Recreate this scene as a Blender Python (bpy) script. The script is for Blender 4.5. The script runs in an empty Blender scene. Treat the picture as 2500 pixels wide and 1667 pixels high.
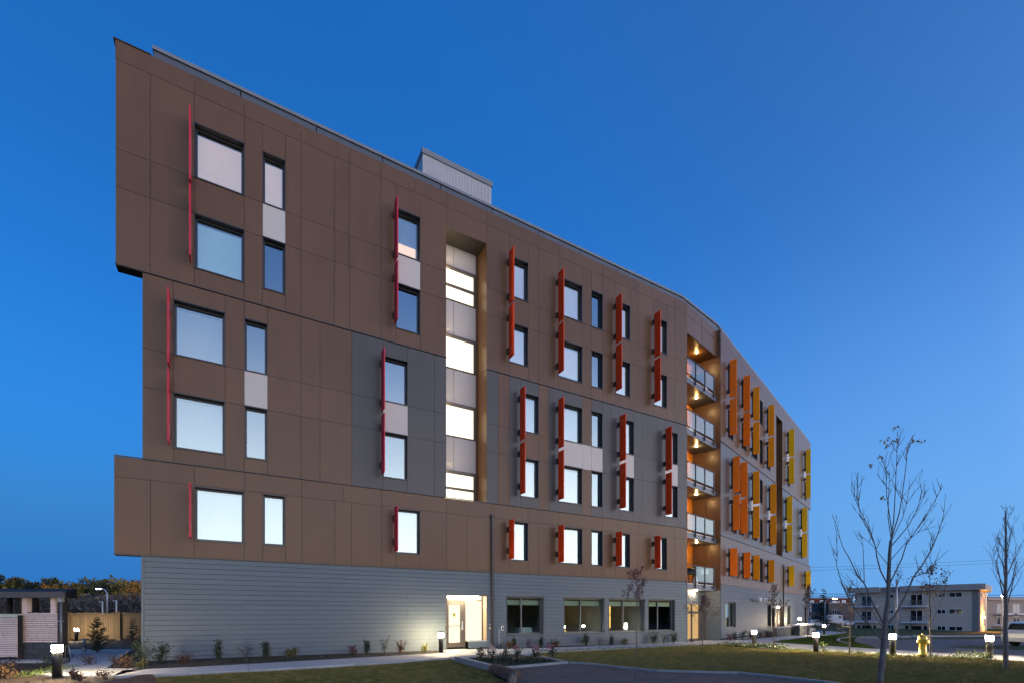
import bpy, math, random
import numpy as np
from mathutils import Vector
R = math.radians
SC = bpy.context.scene
COL = SC.collection
rnd = random.Random(7)

# ------------------------------------------------------------------ camera, sky, sun, exposure
cam = bpy.data.cameras.new('camera')
camo = bpy.data.objects.new('camera', cam); COL.objects.link(camo)
camo.location = (0, 0, 1.55); camo.rotation_euler = (R(90), 0, 0)
cam.lens = 16.99; cam.sensor_width = 36; cam.shift_y = 663.5/2500
cam.clip_start = .1; cam.clip_end = 2000
SC.camera = camo
SUN_AZ, SUN_EL = 122, 1.0; GLOW_K = 3.4          # afterglow behind the camera, to the right

W_ = bpy.data.worlds.new('World'); SC.world = W_; W_.use_nodes = True
nt = W_.node_tree; N = nt.nodes; L = nt.links
bg = N['Background']
def nd(tree, typ, **kw):
    n = tree.nodes.new(typ)
    for k, v in kw.items(): setattr(n, k, v)
    return n
def mth(op, a=None, b=None, c=None):
    n = nd(nt, 'ShaderNodeMath', operation=op)
    for i, x in enumerate((a, b, c)):
        if x is None: continue
        if isinstance(x, (int, float)): n.inputs[i].default_value = x
        else: L.new(x, n.inputs[i])
    return n.outputs[0]
tc = nd(nt, 'ShaderNodeTexCoord')
sep = nd(nt, 'ShaderNodeSeparateXYZ'); L.new(tc.outputs['Generated'], sep.inputs[0])
# the dusk sky: Nishita, sampled no lower than about 9 degrees so the dim brown horizon line of
# the model is replaced by the clear blue that reaches down to the ground in the photograph
zc = mth('MAXIMUM', sep.outputs[2], .16)
cmb = nd(nt, 'ShaderNodeCombineXYZ')
L.new(sep.outputs[0], cmb.inputs[0]); L.new(sep.outputs[1], cmb.inputs[1]); L.new(zc, cmb.inputs[2])
nrm = nd(nt, 'ShaderNodeVectorMath', operation='NORMALIZE'); L.new(cmb.outputs[0], nrm.inputs[0])
sky = nd(nt, 'ShaderNodeTexSky', sky_type='NISHITA', sun_disc=False)
sky.sun_elevation = R(SUN_EL); sky.sun_rotation = R(SUN_AZ)
sky.ozone_density = 5.0; sky.air_density = 1.0; sky.dust_density = .6
L.new(nrm.outputs[0], sky.inputs[0])
# toward-the-glow factor
sx, sy = math.sin(R(SUN_AZ)), math.cos(R(SUN_AZ))
dot = mth('ADD', mth('MULTIPLY', sep.outputs[0], sx), mth('MULTIPLY', sep.outputs[1], sy))
glow = nd(nt, 'ShaderNodeMapRange', interpolation_type='SMOOTHSTEP')
L.new(dot, glow.inputs[0]); glow.inputs[1].default_value = -.55; glow.inputs[2].default_value = .75
# more saturated away from the glow
hs = nd(nt, 'ShaderNodeHueSaturation')
hs.inputs['Hue'].default_value = .495
sat = nd(nt, 'ShaderNodeMapRange'); L.new(glow.outputs[0], sat.inputs[0])
sat.inputs[3].default_value = 1.02; sat.inputs[4].default_value = .92
L.new(sat.outputs[0], hs.inputs['Saturation']); L.new(sky.outputs[0], hs.inputs['Color'])
hs.inputs['Value'].default_value = .99
# the earth's shadow: a deeper blue low in the sky, opposite the glow
el = nd(nt, 'ShaderNodeMapRange', interpolation_type='SMOOTHSTEP')
L.new(sep.outputs[2], el.inputs[0]); el.inputs[1].default_value = -.02; el.inputs[2].default_value = .42
el.inputs[3].default_value = .90; el.inputs[4].default_value = 0.
anti = nd(nt, 'ShaderNodeMapRange', interpolation_type='SMOOTHSTEP')
L.new(dot, anti.inputs[0]); anti.inputs[1].default_value = .25; anti.inputs[2].default_value = -.8
shf = mth('MULTIPLY', el.outputs[0], anti.outputs[0])
cm = nd(nt, 'ShaderNodeMix', data_type='RGBA'); L.new(shf, cm.inputs[0])
zd = nd(nt, 'ShaderNodeMapRange', interpolation_type='SMOOTHSTEP'); L.new(sep.outputs[2], zd.inputs[0])
zd.inputs[1].default_value = .30; zd.inputs[2].default_value = .72; zd.inputs[3].default_value = 1.0; zd.inputs[4].default_value = .97
hv = nd(nt, 'ShaderNodeVectorMath', operation='SCALE'); az = nd(nt, 'ShaderNodeMapRange', interpolation_type='SMOOTHSTEP'); L.new(dot, az.inputs[0])
az.inputs[1].default_value = -.95; az.inputs[2].default_value = -.22; az.inputs[3].default_value = .74; az.inputs[4].default_value = 1.22
L.new(hs.outputs[0], hv.inputs[0]); L.new(mth('MULTIPLY', zd.outputs[0], az.outputs[0]), hv.inputs['Scale'])
L.new(hv.outputs[0], cm.inputs[6]); cm.inputs[7].default_value = (.018, .145, .47, 1)
# paler, hazier blue low down towards the right, where the evening light begins
rt = nd(nt, 'ShaderNodeMapRange', interpolation_type='SMOOTHSTEP'); L.new(dot, rt.inputs[0])
rt.inputs[1].default_value = -1.05; rt.inputs[2].default_value = .30; rt.inputs[4].default_value = .62
re = nd(nt, 'ShaderNodeMapRange', interpolation_type='SMOOTHSTEP'); L.new(sep.outputs[2], re.inputs[0])
re.inputs[1].default_value = .62; re.inputs[2].default_value = .12
cm2 = nd(nt, 'ShaderNodeMix', data_type='RGBA'); L.new(mth('MULTIPLY', rt.outputs[0], re.outputs[0]), cm2.inputs[0])
L.new(cm.outputs[2], cm2.inputs[6]); cm2.inputs[7].default_value = (.155, .365, .76, 1)
# broad warm afterglow above the place where the sun has gone down
gl = mth('ADD', dot, mth('MULTIPLY', sep.outputs[2], .22))
gw = nd(nt, 'ShaderNodeMapRange', interpolation_type='SMOOTHSTEP')
L.new(gl, gw.inputs[0]); gw.inputs[1].default_value = .27; gw.inputs[2].default_value = 1.02; gw.inputs[3].default_value = 0; gw.inputs[4].default_value = GLOW_K
hz = nd(nt, 'ShaderNodeMapRange', interpolation_type='SMOOTHSTEP')
L.new(sep.outputs[2], hz.inputs[0]); hz.inputs[1].default_value = .56; hz.inputs[2].default_value = .0
ga = nd(nt, 'ShaderNodeMix', data_type='RGBA', blend_type='ADD'); ga.inputs[7].default_value = (1, .85, .70, 1)
L.new(mth('MULTIPLY', gw.outputs[0], hz.outputs[0]), ga.inputs[0]); ga.clamp_factor = False
L.new(cm2.outputs[2], ga.inputs[6]); L.new(ga.outputs[2], bg.inputs[0])
bg.inputs[1].default_value = .12

sl = bpy.data.lights.new('sun', 'SUN'); sl.energy = .03; sl.angle = R(115); sl.color = (1, .80, .68)
so = bpy.data.objects.new('sun', sl); COL.objects.link(so)
EL_S = 14
so.rotation_euler = Vector((-math.cos(R(EL_S))*sx, -math.cos(R(EL_S))*sy, -math.sin(R(EL_S)))).to_track_quat('-Z', 'Y').to_euler()
so.location = (30, -30, 40)

SC.view_settings.view_transform = 'Standard'; SC.view_settings.look = 'None'
SC.view_settings.gamma = 1; SC.view_settings.use_curve_mapping = False
SC.view_settings.exposure = 3.2
SC.render.engine = 'CYCLES'
SC.cycles.use_denoising = True
SC.cycles.max_bounces = 8; SC.cycles.transparent_max_bounces = 12
SC.cycles.sample_clamp_indirect = 6

# ------------------------------------------------------------------ materials
MATS = {}
def pm(name, c1, c2=None, scale=6., rough=.6, bump=0., metal=0., spec=.5, vary=0., stretch=None, detail=4, bscale=None, sheen=0):
    m = bpy.data.materials.new(name); m.use_nodes = True
    t = m.node_tree; b = t.nodes['Principled BSDF']
    b.inputs['Roughness'].default_value = rough; b.inputs['Metallic'].default_value = metal
    b.inputs['Specular IOR Level'].default_value = spec
    c1 = tuple(c1)+(1,); c2 = tuple(c2)+(1,) if c2 else tuple(x*.82 for x in c1[:3])+(1,)
    g = t.nodes.new('ShaderNodeNewGeometry')
    src = g.outputs['Position']
    if stretch:
        mp = t.nodes.new('ShaderNodeMapping'); mp.inputs['Scale'].default_value = stretch
        t.links.new(src, mp.inputs[0]); src = mp.outputs[0]
    n = t.nodes.new('ShaderNodeTexNoise'); n.inputs['Scale'].default_value = scale; n.inputs['Detail'].default_value = detail
    n.inputs['Roughness'].default_value = .65
    t.links.new(src, n.inputs['Vector'])
    r = t.nodes.new('ShaderNodeMapRange'); r.inputs[1].default_value = .3; r.inputs[2].default_value = .7
    t.links.new(n.outputs[0], r.inputs[0])
    mx = t.nodes.new('ShaderNodeMix'); mx.data_type = 'RGBA'
    mx.inputs[6].default_value = c1; mx.inputs[7].default_value = c2
    t.links.new(r.outputs[0], mx.inputs[0]); out = mx.outputs[2]
    if vary:
        oi = t.nodes.new('ShaderNodeObjectInfo')
        vr = t.nodes.new('ShaderNodeMapRange'); vr.inputs[3].default_value = 1-vary; vr.inputs[4].default_value = 1+vary
        t.links.new(oi.outputs['Random'], vr.inputs[0])
        hv = t.nodes.new('ShaderNodeHueSaturation'); t.links.new(out, hv.inputs['Color']); t.links.new(vr.outputs[0], hv.inputs['Value'])
        out = hv.outputs[0]
    t.links.new(out, b.inputs['Base Color'])
    if bump:
        n2 = t.nodes.new('ShaderNodeTexNoise'); n2.inputs['Scale'].default_value = bscale or scale*6; n2.inputs['Detail'].default_value = 3
        t.links.new(src, n2.inputs['Vector'])
        bp = t.nodes.new('ShaderNodeBump'); bp.inputs['Strength'].default_value = bump; bp.inputs['Distance'].default_value = .02
        t.links.new(n2.outputs[0], bp.inputs['Height']); t.links.new(bp.outputs[0], b.inputs['Normal'])
    MATS[name] = m
    return m
def em(name, col, strength):
    m = bpy.data.materials.new(name); m.use_nodes = True; t = m.node_tree
    t.nodes.remove(t.nodes['Principled BSDF'])
    e = t.nodes.new('ShaderNodeEmission'); e.inputs[0].default_value = tuple(col)+(1,); e.inputs[1].default_value = strength
    t.links.new(e.outputs[0], t.nodes['Material Output'].inputs[0]); MATS[name] = m
    return m
def glassm(name, refl, tint, rough=.0):
    """coated glass: part mirror, part see-through"""
    m = bpy.data.materials.new(name); m.use_nodes = True; t = m.node_tree
    t.nodes.remove(t.nodes['Principled BSDF'])
    g = t.nodes.new('ShaderNodeBsdfGlossy'); g.inputs['Roughness'].default_value = rough; g.inputs[0].default_value = (.74, .94, .98, 1)
    tr = t.nodes.new('ShaderNodeBsdfTransparent'); tr.inputs[0].default_value = tuple(tint)+(1,)
    fr = t.nodes.new('ShaderNodeFresnel'); fr.inputs[0].default_value = 1.5
    ad = t.nodes.new('ShaderNodeMath'); ad.operation = 'ADD'; ad.use_clamp = True; ad.inputs[1].default_value = refl
    t.links.new(fr.outputs[0], ad.inputs[0])
    gb = t.nodes.new('ShaderNodeNewGeometry'); iv = t.nodes.new('ShaderNodeMath'); iv.operation = 'SUBTRACT'; iv.inputs[0].default_value = 1
    t.links.new(gb.outputs['Backfacing'], iv.inputs[1])          # only the outer face of the pane mirrors
    mu = t.nodes.new('ShaderNodeMath'); mu.operation = 'MULTIPLY'; t.links.new(ad.outputs[0], mu.inputs[0]); t.links.new(iv.outputs[0], mu.inputs[1])
    # pane is not perfectly flat
    nz = t.nodes.new('ShaderNodeTexNoise'); nz.inputs['Scale'].default_value = .9
    bp = t.nodes.new('ShaderNodeBump'); bp.inputs['Strength'].default_value = .05; bp.inputs['Distance'].default_value = .02
    ge = t.nodes.new('ShaderNodeNewGeometry'); t.links.new(ge.outputs['Position'], nz.inputs['Vector'])
    t.links.new(nz.outputs[0], bp.inputs['Height']); t.links.new(bp.outputs[0], g.inputs['Normal'])
    mx = t.nodes.new('ShaderNodeMixShader')
    t.links.new(mu.outputs[0], mx.inputs[0]); t.links.new(tr.outputs[0], mx.inputs[1]); t.links.new(g.outputs[0], mx.inputs[2])
    t.links.new(mx.outputs[0], t.nodes['Material Output'].inputs[0]); MATS[name] = m
    return m

BROWN = pm('brown_panel', (.116, .063, .034), (.097, .053, .029), scale=1.6, rough=.34, vary=.065, spec=.26, stretch=(1.4, 1.4, .35), bump=.03, bscale=1.1)
GREY = pm('charcoal_panel', (.066, .062, .062), (.058, .055, .055), scale=1.6, rough=.34, vary=.055, spec=.28, stretch=(1.4, 1.4, .35), bump=.03, bscale=1.1)
WHITE = pm('white_panel', (.44, .40, .375), (.41, .375, .355), scale=1.5, rough=.5, vary=.02)
SIDING = pm('blue_grey_siding', (.090, .118, .142), (.079, .106, .128), scale=3, rough=.6, bump=.25, stretch=(.6, .6, 14), vary=.035)
TRIM = pm('dark_trim', (.030, .026, .026), rough=.4)
CAP = pm('slate_flashing', (.075, .085, .105), (.062, .072, .09), scale=2, rough=.35)
CAPL = pm('slate_cap', (.16, .17, .185), (.13, .14, .155), scale=2, rough=.35)
CORE = pm('dark_sheathing', (.012, .011, .011), rough=.9)
CRIM = pm('crimson_fin', (.50, .024, .048), (.46, .022, .044), rough=.5, spec=.25)
VERM = pm('vermilion_fin', (.60, .046, .005), (.55, .042, .005), rough=.5, spec=.25)
ORNG = pm('orange_fin', (.84, .165, .003), (.80, .155, .003), rough=.5, spec=.25)
AMBR = pm('amber_fin', (.86, .29, .003), (.82, .275, .003), rough=.5, spec=.25)
YELL = pm('yellow_fin', (.88, .47, .004), (.84, .45, .004), rough=.5, spec=.25)
BLIND = pm('roller_blind', (.31, .335, .33), (.29, .315, .31), scale=2, rough=.9)
BLINDG = pm('green_roller_blind', (.46, .49, .40), (.43, .46, .38), scale=2, rough=.9)
FRAME = pm('black_window_frame', (.020, .022, .028), rough=.35)
FRAMEB = pm('bronze_door_frame', (.085, .068, .055), (.075, .06, .048), rough=.45)
GLASS = glassm('coated_glass', .27, (.86, .89, .89))
GLASSD = glassm('dark_glass', .05, (.80, .86, .84))
GLASSB = glassm('balcony_glass', .13, (.90, .94, .95))
LIT = em('lit_stair_window', (1, .84, .50), 1.5)
LITW = em('lit_entrance_glass', (1, .87, .62), .15)
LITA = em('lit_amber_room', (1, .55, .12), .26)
def self_lit(name, col, e):  # blind cloth glows by itself; added emission stands in for room light behind
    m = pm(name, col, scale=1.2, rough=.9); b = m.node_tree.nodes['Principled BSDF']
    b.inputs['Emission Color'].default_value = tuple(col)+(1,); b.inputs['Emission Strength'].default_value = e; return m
BLP = self_lit('self_lit_peach_blind', (.52, .36, .25), .115)
BLW = self_lit('self_lit_pale_blind', (.40, .37, .36), .075)
BLV = self_lit('self_lit_dim_blind', (.36, .35, .34), .035)
BLT = self_lit('self_lit_teal_blind', (.30, .42, .42), .045)
LITP = em('lit_peach_room', (1, .62, .36), .20)
STRIP = em('luminaire', (1, .86, .60), 7)
STAIRL = em('stair_lamp', (1, .78, .38), 30)
BULB = em('warm_bulb', (1, .68, .32), 60)
BOLL = em('bollard_lens', (1, .76, .44), 105)
LAMPO = em('sodium_lamp', (1, .45, .08), 60)
LAMPW = em('white_lamp', (1, .93, .80), 6)
SIGN = em('lit_sign', (.9, .95, 1), .6)
ORW = pm('orange_wall', (.62, .20, .012), (.58, .18, .012), rough=.5)
CONC = pm('concrete', (.37, .38, .385), (.29, .30, .305), scale=2.2, rough=.85, bump=.15, vary=.05, bscale=60)
CURB = pm('curb_concrete', (.25, .28, .295), (.17, .195, .21), scale=3.5, rough=.85, bump=.3, bscale=50)
MULCH = pm('bark_mulch', (.030, .021, .016), (.012, .009, .008), scale=18, rough=1, bump=1, bscale=40)
SOIL = pm('red_mulch', (.034, .019, .012), (.013, .008, .006), scale=14, rough=1, bump=1, bscale=45)
GRASSG = pm('lawn_soil', (.15, .125, .05), (.09, .088, .034), scale=2.2, rough=1, bump=.8, bscale=60, detail=8)
def blade_mat(name, c1, c2, c3):
    m = pm(name, c1, c2, scale=.55, rough=.95, detail=7, spec=.08)
    t = m.node_tree; b = t.nodes['Principled BSDF']
    g = t.nodes.new('ShaderNodeNewGeometry'); n = t.nodes.new('ShaderNodeTexNoise'); n.inputs['Scale'].default_value = 3.7; n.inputs['Detail'].default_value = 6
    t.links.new(g.outputs['Position'], n.inputs['Vector'])
    r = t.nodes.new('ShaderNodeMapRange'); r.inputs[1].default_value = .5; r.inputs[2].default_value = .68
    t.links.new(n.outputs[0], r.inputs[0])
    mx = t.nodes.new('ShaderNodeMix'); mx.data_type = 'RGBA'; mx.inputs[7].default_value = tuple(c3)+(1,)
    old = b.inputs['Base Color'].links[0].from_socket
    t.links.new(old, mx.inputs[6]); t.links.new(r.outputs[0], mx.inputs[0]); t.links.new(mx.outputs[2], b.inputs['Base Color'])
    return m
BLADE = blade_mat('dry_grass', (.21, .175, .055), (.115, .125, .036), (.30, .225, .095))
BLADEG = blade_mat('green_grass', (.050, .092, .020), (.036, .066, .016), (.07, .085, .024))
ASPH = pm('worn_asphalt', (.125, .112, .108), (.078, .070, .068), scale=1.6, rough=.95, bump=.7, bscale=38, detail=9, spec=.15)
ROAD = pm('road_asphalt', (.105, .100, .098), (.08, .076, .076), scale=.6, rough=.8, bump=.2, bscale=40, detail=6, spec=.25)
BARK = pm('grey_bark', (.13, .125, .12), (.075, .07, .066), scale=14, rough=.9, bump=.5, stretch=(1, 1, .5))
BARKD = pm('dark_bark', (.05, .04, .036), (.03, .024, .022), scale=14, rough=.9)
LOGM = pm('weathered_log', (.14, .085, .06), (.06, .034, .026), scale=5, rough=.9, bump=.8, stretch=(1, 1, 6))
ROCK = pm('boulder_stone', (.13, .12, .10), (.07, .065, .055), scale=5, rough=.95, bump=1, bscale=18)
WOODL = pm('pale_cedar', (.70, .57, .52), (.58, .45, .40), scale=4, rough=.7, stretch=(.5, 3, 9), vary=.10)
KNOT = pm('wood_knot', (.05, .03, .025), rough=.8)
WOODF = pm('fence_wood', (.115, .082, .045), (.075, .054, .031), scale=5, rough=.8, stretch=(6, 6, .6), vary=.18)
BLKM = pm('dark_block', (.055, .062, .07), (.04, .046, .053), scale=6, rough=.9, bump=.5, vary=.12)
BLACKM = pm('black_metal', (.016, .016, .017), rough=.45)
GALV = pm('galvanised_steel', (.42, .44, .46), (.36, .38, .40), rough=.4, metal=.3)
ROOFM = pm('dark_roof_metal', (.045, .042, .042), rough=.8, spec=.15)
FASC = pm('brown_fascia', (.105, .092, .085), rough=.5)
CORR = pm('corrugated_steel', (.40, .40, .41), (.36, .36, .37), scale=3, rough=.45, metal=.15)
HYDM = pm('hydrant_yellow', (.62, .43, .035), (.50, .34, .03), scale=8, rough=.45, vary=.0)
CARW = pm('silver_white_paint', (.80, .80, .79), (.78, .78, .77), rough=.25, spec=.6)
CARG = pm('dark_car_glass', (.012, .013, .015), rough=.08)
TYRE = pm('tyre_rubber', (.018, .018, .018), rough=.8)
RIM = pm('alloy_rim', (.55, .55, .55), rough=.3, metal=.7)
TAIL = pm('tail_light', (.10, .012, .010), rough=.15)
PLAST = pm('black_plastic', (.02, .02, .021), rough=.55)
STUC = pm('beige_stucco', (.64, .49, .37), (.60, .455, .345), scale=3, rough=.9)
STUCD = pm('taupe_stucco', (.25, .22, .20), rough=.9)
FASB = pm('beige_fascia', (.46, .375, .32), rough=.8)
WHT = pm('white_paint', (.72, .72, .72), (.68, .68, .68), rough=.5)
REDB = pm('red_brick_wall', (.16, .035, .028), (.11, .024, .02), rough=.9)
NAVY = pm('dark_lettering', (.05, .05, .10), rough=.6)
CONIF = pm('conifer_needles', (.022, .038, .020), (.010, .018, .010), scale=5, rough=.9)
def leafm(name, c1, c2, scale=9):
    m = pm(name, c1, c2, scale=scale, rough=.6, spec=.3)
    return m
LGRN = leafm('dark_green_leaf', (.030, .050, .022), (.014, .026, .014))
LGRY = leafm('grey_green_leaf', (.070, .080, .062), (.035, .042, .034))
LBRN = leafm('rust_leaf', (.110, .060, .028), (.060, .030, .016))
LRED = leafm('burgundy_leaf', (.14, .030, .045), (.055, .016, .024))
LOLV = leafm('olive_leaf', (.11, .10, .035), (.06, .055, .02))
LYEL = leafm('yellow_green_leaf', (.26, .24, .04), (.14, .14, .03))
LCOV = leafm('bright_green_leaf', (.10, .15, .03), (.05, .085, .02))
LPINK = leafm('pink_bloom', (.42, .16, .20), (.22, .06, .09))
LWHT = leafm('cream_bloom', (.55, .46, .42), (.36, .25, .24))
LMUTE = leafm('dusky_leaf', (.060, .040, .042), (.030, .020, .024))
LAUT = leafm('autumn_orange_leaf', (.42, .19, .03), (.22, .10, .02), scale=1.2)
LAUY = leafm('autumn_gold_leaf', (.36, .24, .035), (.18, .13, .024), scale=1.2)
LFOR = leafm('forest_green_leaf', (.050, .062, .018), (.024, .032, .012), scale=1.2)
LFORA = leafm('mixed_forest_leaf', (.20, .13, .025), (.050, .068, .02), scale=.35)
LPIN = leafm('pine_leaf', (.024, .036, .016), (.012, .020, .010), scale=1.2)
LBRU = leafm('brush_twig', (.13, .11, .095), (.065, .057, .05), scale=.8)

# ------------------------------------------------------------------ mesh helpers
class MB:
    def __init__(s): s.v = []; s.f = []
    def add(s, vs, fs):
        o = len(s.v); s.v += [tuple(p) for p in vs]; s.f += [tuple(i+o for i in f) for f in fs]; return s
    def hexa(s, p):    # 8 points: bottom ring 0-3, top ring 4-7
        return s.add(p, [(3, 2, 1, 0), (4, 5, 6, 7), (0, 1, 5, 4), (1, 2, 6, 5), (2, 3, 7, 6), (3, 0, 4, 7)])
    def box(s, x0, x1, y0, y1, z0, z1):
        return s.hexa([(x0, y0, z0), (x1, y0, z0), (x1, y1, z0), (x0, y1, z0), (x0, y0, z1), (x1, y0, z1), (x1, y1, z1), (x0, y1, z1)])
    def tube(s, pts, rad, n=6, cap=True):
        pts = [Vector(p) for p in pts]
        if not hasattr(rad, '__len__'): rad = [rad]*len(pts)
        o = len(s.v); up = None
        for i, p in enumerate(pts):
            d = (pts[min(i+1, len(pts)-1)]-pts[max(i-1, 0)])
            d = d.normalized() if d.length > 1e-9 else Vector((0, 0, 1))
            a = d.orthogonal().normalized() if up is None else (up-d*up.dot(d))
            a = a.normalized() if a.length > 1e-6 else d.orthogonal().normalized()
            up = a; b = d.cross(a)
            for j in range(n):
                t = 2*math.pi*j/n
                s.v.append(tuple(p+(a*math.cos(t)+b*math.sin(t))*rad[i]))
        for i in range(len(pts)-1):
            for j in range(n):
                q = o+i*n; s.f.append((q+j, q+(j+1) % n, q+n+(j+1) % n, q+n+j))
        if cap:
            s.f.append(tuple(o+j for j in range(n))[::-1]); q = o+(len(pts)-1)*n; s.f.append(tuple(q+j for j in range(n)))
        return s
    def lathe(s, prof, c=(0, 0, 0), n=20):
        o = len(s.v)
        for r, z in prof:
            for j in range(n):
                t = 2*math.pi*j/n; s.v.append((c[0]+r*math.cos(t), c[1]+r*math.sin(t), c[2]+z))
        for i in range(len(prof)-1):
            for j in range(n):
                q = o+i*n; s.f.append((q+j, q+(j+1) % n, q+n+(j+1) % n, q+n+j))
        s.f.append(tuple(o+j for j in range(n))[::-1]); q = o+(len(prof)-1)*n; s.f.append(tuple(q+j for j in range(n)))
        return s
    def leaf(s, p, size, rg, flat=.0, aspect=.55):
        d = Vector((rg.gauss(0, 1), rg.gauss(0, 1), rg.gauss(0, 1)*(1-flat)+flat*.2))
        d = d.normalized() if d.length > 1e-6 else Vector((1, 0, 0))
        w = d.cross(Vector((rg.gauss(0, 1), rg.gauss(0, 1), rg.gauss(0, 1))))
        w = (w.normalized() if w.length > 1e-6 else d.orthogonal())*size*aspect*.5
        p = Vector(p); d = d*size
        return s.add([p, p+d*.5+w, p+d, p+d*.5-w], [(0, 1, 2, 3)])
def org(o):
    while o.parent: o = o.parent
    return Vector(o.location)
def build(name, mb, mat, parent=None, smooth=False, loc=None):
    me = bpy.data.meshes.new(name)
    off = org(parent) if parent else Vector(loc or (0, 0, 0))
    if off.length > 0: vs = [(x-off.x, y-off.y, z-off.z) for x, y, z in mb.v]
    else: vs = mb.v
    me.from_pydata(vs, [], mb.f); me.materials.append(mat)
    if smooth: me.polygons.foreach_set('use_smooth', [True]*len(me.polygons))
    o = bpy.data.objects.new(name, me); COL.objects.link(o)
    if parent: o.parent = parent
    else: o.location = off
    return o
def tag(o, label=None, cat=None, group=None, kind=None):
    if label: o['label'] = label
    if cat: o['category'] = cat
    if group: o['group'] = group
    if kind: o['kind'] = kind
    return o
def empty(name, loc, label=None, cat=None, group=None, kind=None, rz=0):
    o = bpy.data.objects.new(name, None); COL.objects.link(o); o.location = loc; o.rotation_euler = (0, 0, rz); o.empty_display_size = .2
    return tag(o, label, cat, group, kind)
def copy_tree(o, parent=None):
    c = o.copy(); COL.objects.link(c)
    if parent: c.parent = parent
    for ch in list(o.children): copy_tree(ch, c)
    return c

# ------------------------------------------------------------------ plan of the place (metres)
def sm(a, b, x):
    t = max(0., min(1., (x-a)/(b-a))); return t*t*(3-2*t)
def G(X, Y):
    q = (X-13.69)*.744-(Y-31.69)*.668
    z = -.0143*max(0, min(Y, 110)-18)-.5*sm(18, 34, Y)*sm(6, 14, q)
    return z
C0 = (-12.26, 16.03); a1 = R(60.2); D1 = (math.sin(a1), math.cos(a1))
P1 = (10.475, 29.051); P2 = (13.69, 31.69); P2b = (13.50, 31.86)
a3 = R(41.9); D3 = (math.sin(a3), math.cos(a3))
l2 = math.hypot(P2b[0]-P1[0], P2b[1]-P1[1]); D2 = ((P2b[0]-P1[0])/l2, (P2b[1]-P1[1])/l2)
PL = {1: (C0, D1), 2: (P1, D2), 3: (P2, D3)}
def Wp(pl, s, k, z):
    P, D = PL[pl]
    return (P[0]+s*D[0]-k*D[1], P[1]+s*D[1]+k*D[0], z)
def pbox(mb, pl, s0, s1, k0, k1, z0, z1):
    return mb.hexa([Wp(pl, s0, k0, z0), Wp(pl, s1, k0, z0), Wp(pl, s1, k1, z0), Wp(pl, s0, k1, z0),
                    Wp(pl, s0, k0, z1), Wp(pl, s1, k0, z1), Wp(pl, s1, k1, z1), Wp(pl, s0, k1, z1)])
def FS(s, q): return (C0[0]+s*D1[0]+q*D1[1], C0[1]+s*D1[1]-q*D1[0])
def F3(s, q): return (P2[0]+s*D3[0]+q*D3[1], P2[1]+s*D3[1]-q*D3[0])
def subtract(rect, holes):
    out = [rect]
    for h in holes:
        nx = []
        for (a, b, c, d) in out:
            A, B, C, D = max(a, h[0]), min(b, h[1]), max(c, h[2]), min(d, h[3])
            if B-A < 1e-3 or D-C < 1e-3: nx.append((a, b, c, d)); continue
            if A-a > .01: nx.append((a, A, c, d))
            if b-B > .01: nx.append((B, b, c, d))
            if C-c > .01: nx.append((A, B, c, C))
            if d-D > .01: nx.append((A, B, D, d))
        out = nx
    return out

# ------------------------------------------------------------------ the building
B = empty('apartment_building', (C0[0], C0[1], 0), 'six storey brown panelled building with red, orange and yellow window fins and grey ground floor', 'apartment building')
Z = dict(g=3.48, t1=6.69, t2=12.87, top=20.18)
# solid core behind the cladding
core = MB()
pbox(core, 1, .05, 10.74, .42, 14, 3.3, 20.1); pbox(core, 1, 10.74, 12.84, 1.12, 14, 3.3, 20.1); pbox(core, 1, 12.84, 26.22, .42, 14, 3.3, 20.1)
pbox(core, 1, .05, 10.60, .30, 14, -.3, 3.3); pbox(core, 1, 10.60, 13.2, .62, 14, -.3, 3.3); pbox(core, 1, 13.2, 26.0, 4.2, 14, -.3, 3.3)
pbox(core, 1, 13.15, 13.3, .05, 4.2, -.3, 3.3); pbox(core, 1, 25.9, 26.22, .05, 4.2, -.3, 3.3)
pbox(core, 1, 10.70, 12.84, .40, 1.2, 18.72, 20.1); pbox(core, 1, 10.72, 12.82, .03, 1.2, 3.3, 6.66)
pbox(core, 3, .04, 13.90, .42, 14, 3.3, 20.1); pbox(core, 3, 13.90, 16.10, 1.3, 14, 3.3, 20.1); pbox(core, 3, 16.10, 27.3, .42, 14, 3.3, 20.1)
pbox(core, 3, -4.4, .04, 2.0, 14, -.6, 20.1); pbox(core, 3, 0.04, 27.3, .34, 14, -.7, 3.3)
core.hexa([Wp(2, -.1, .35, 18.52), Wp(2, l2, .35, 18.52), Wp(3, -.2, 2.2, 18.52), Wp(1, 26.0, 2.4, 18.52),
           Wp(2, -.1, .35, 20.1), Wp(2, l2, .35, 20.1), Wp(3, -.2, 2.2, 20.1), Wp(1, 26.0, 2.4, 20.1)])
build('wall_core', core, CORE, B)
endw = MB(); pbox(endw, 1, -.001, .05, .03, 14, 3.48, 20.15); build('end_wall', endw, BROWN, B)
endw = MB(); pbox(endw, 1, -.0, .05, .03, 14, -.15, 3.47); build('end_wall', endw, SIDING, B)
endw = MB(); pbox(endw, 3, 27.33, 27.38, .03, 14, -.7, 20.15); build('end_wall', endw, BROWN, B)
roof = MB(); pbox(roof, 1, .06, 26.2, .25, 13.9, 20.11, 20.14); build('roof_deck', roof, ROOFM, B)
roof = MB(); pbox(roof, 3, .1, 27.3, .3, 13.9, 20.105, 20.135); build('roof_deck', roof, ROOFM, B)

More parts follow.
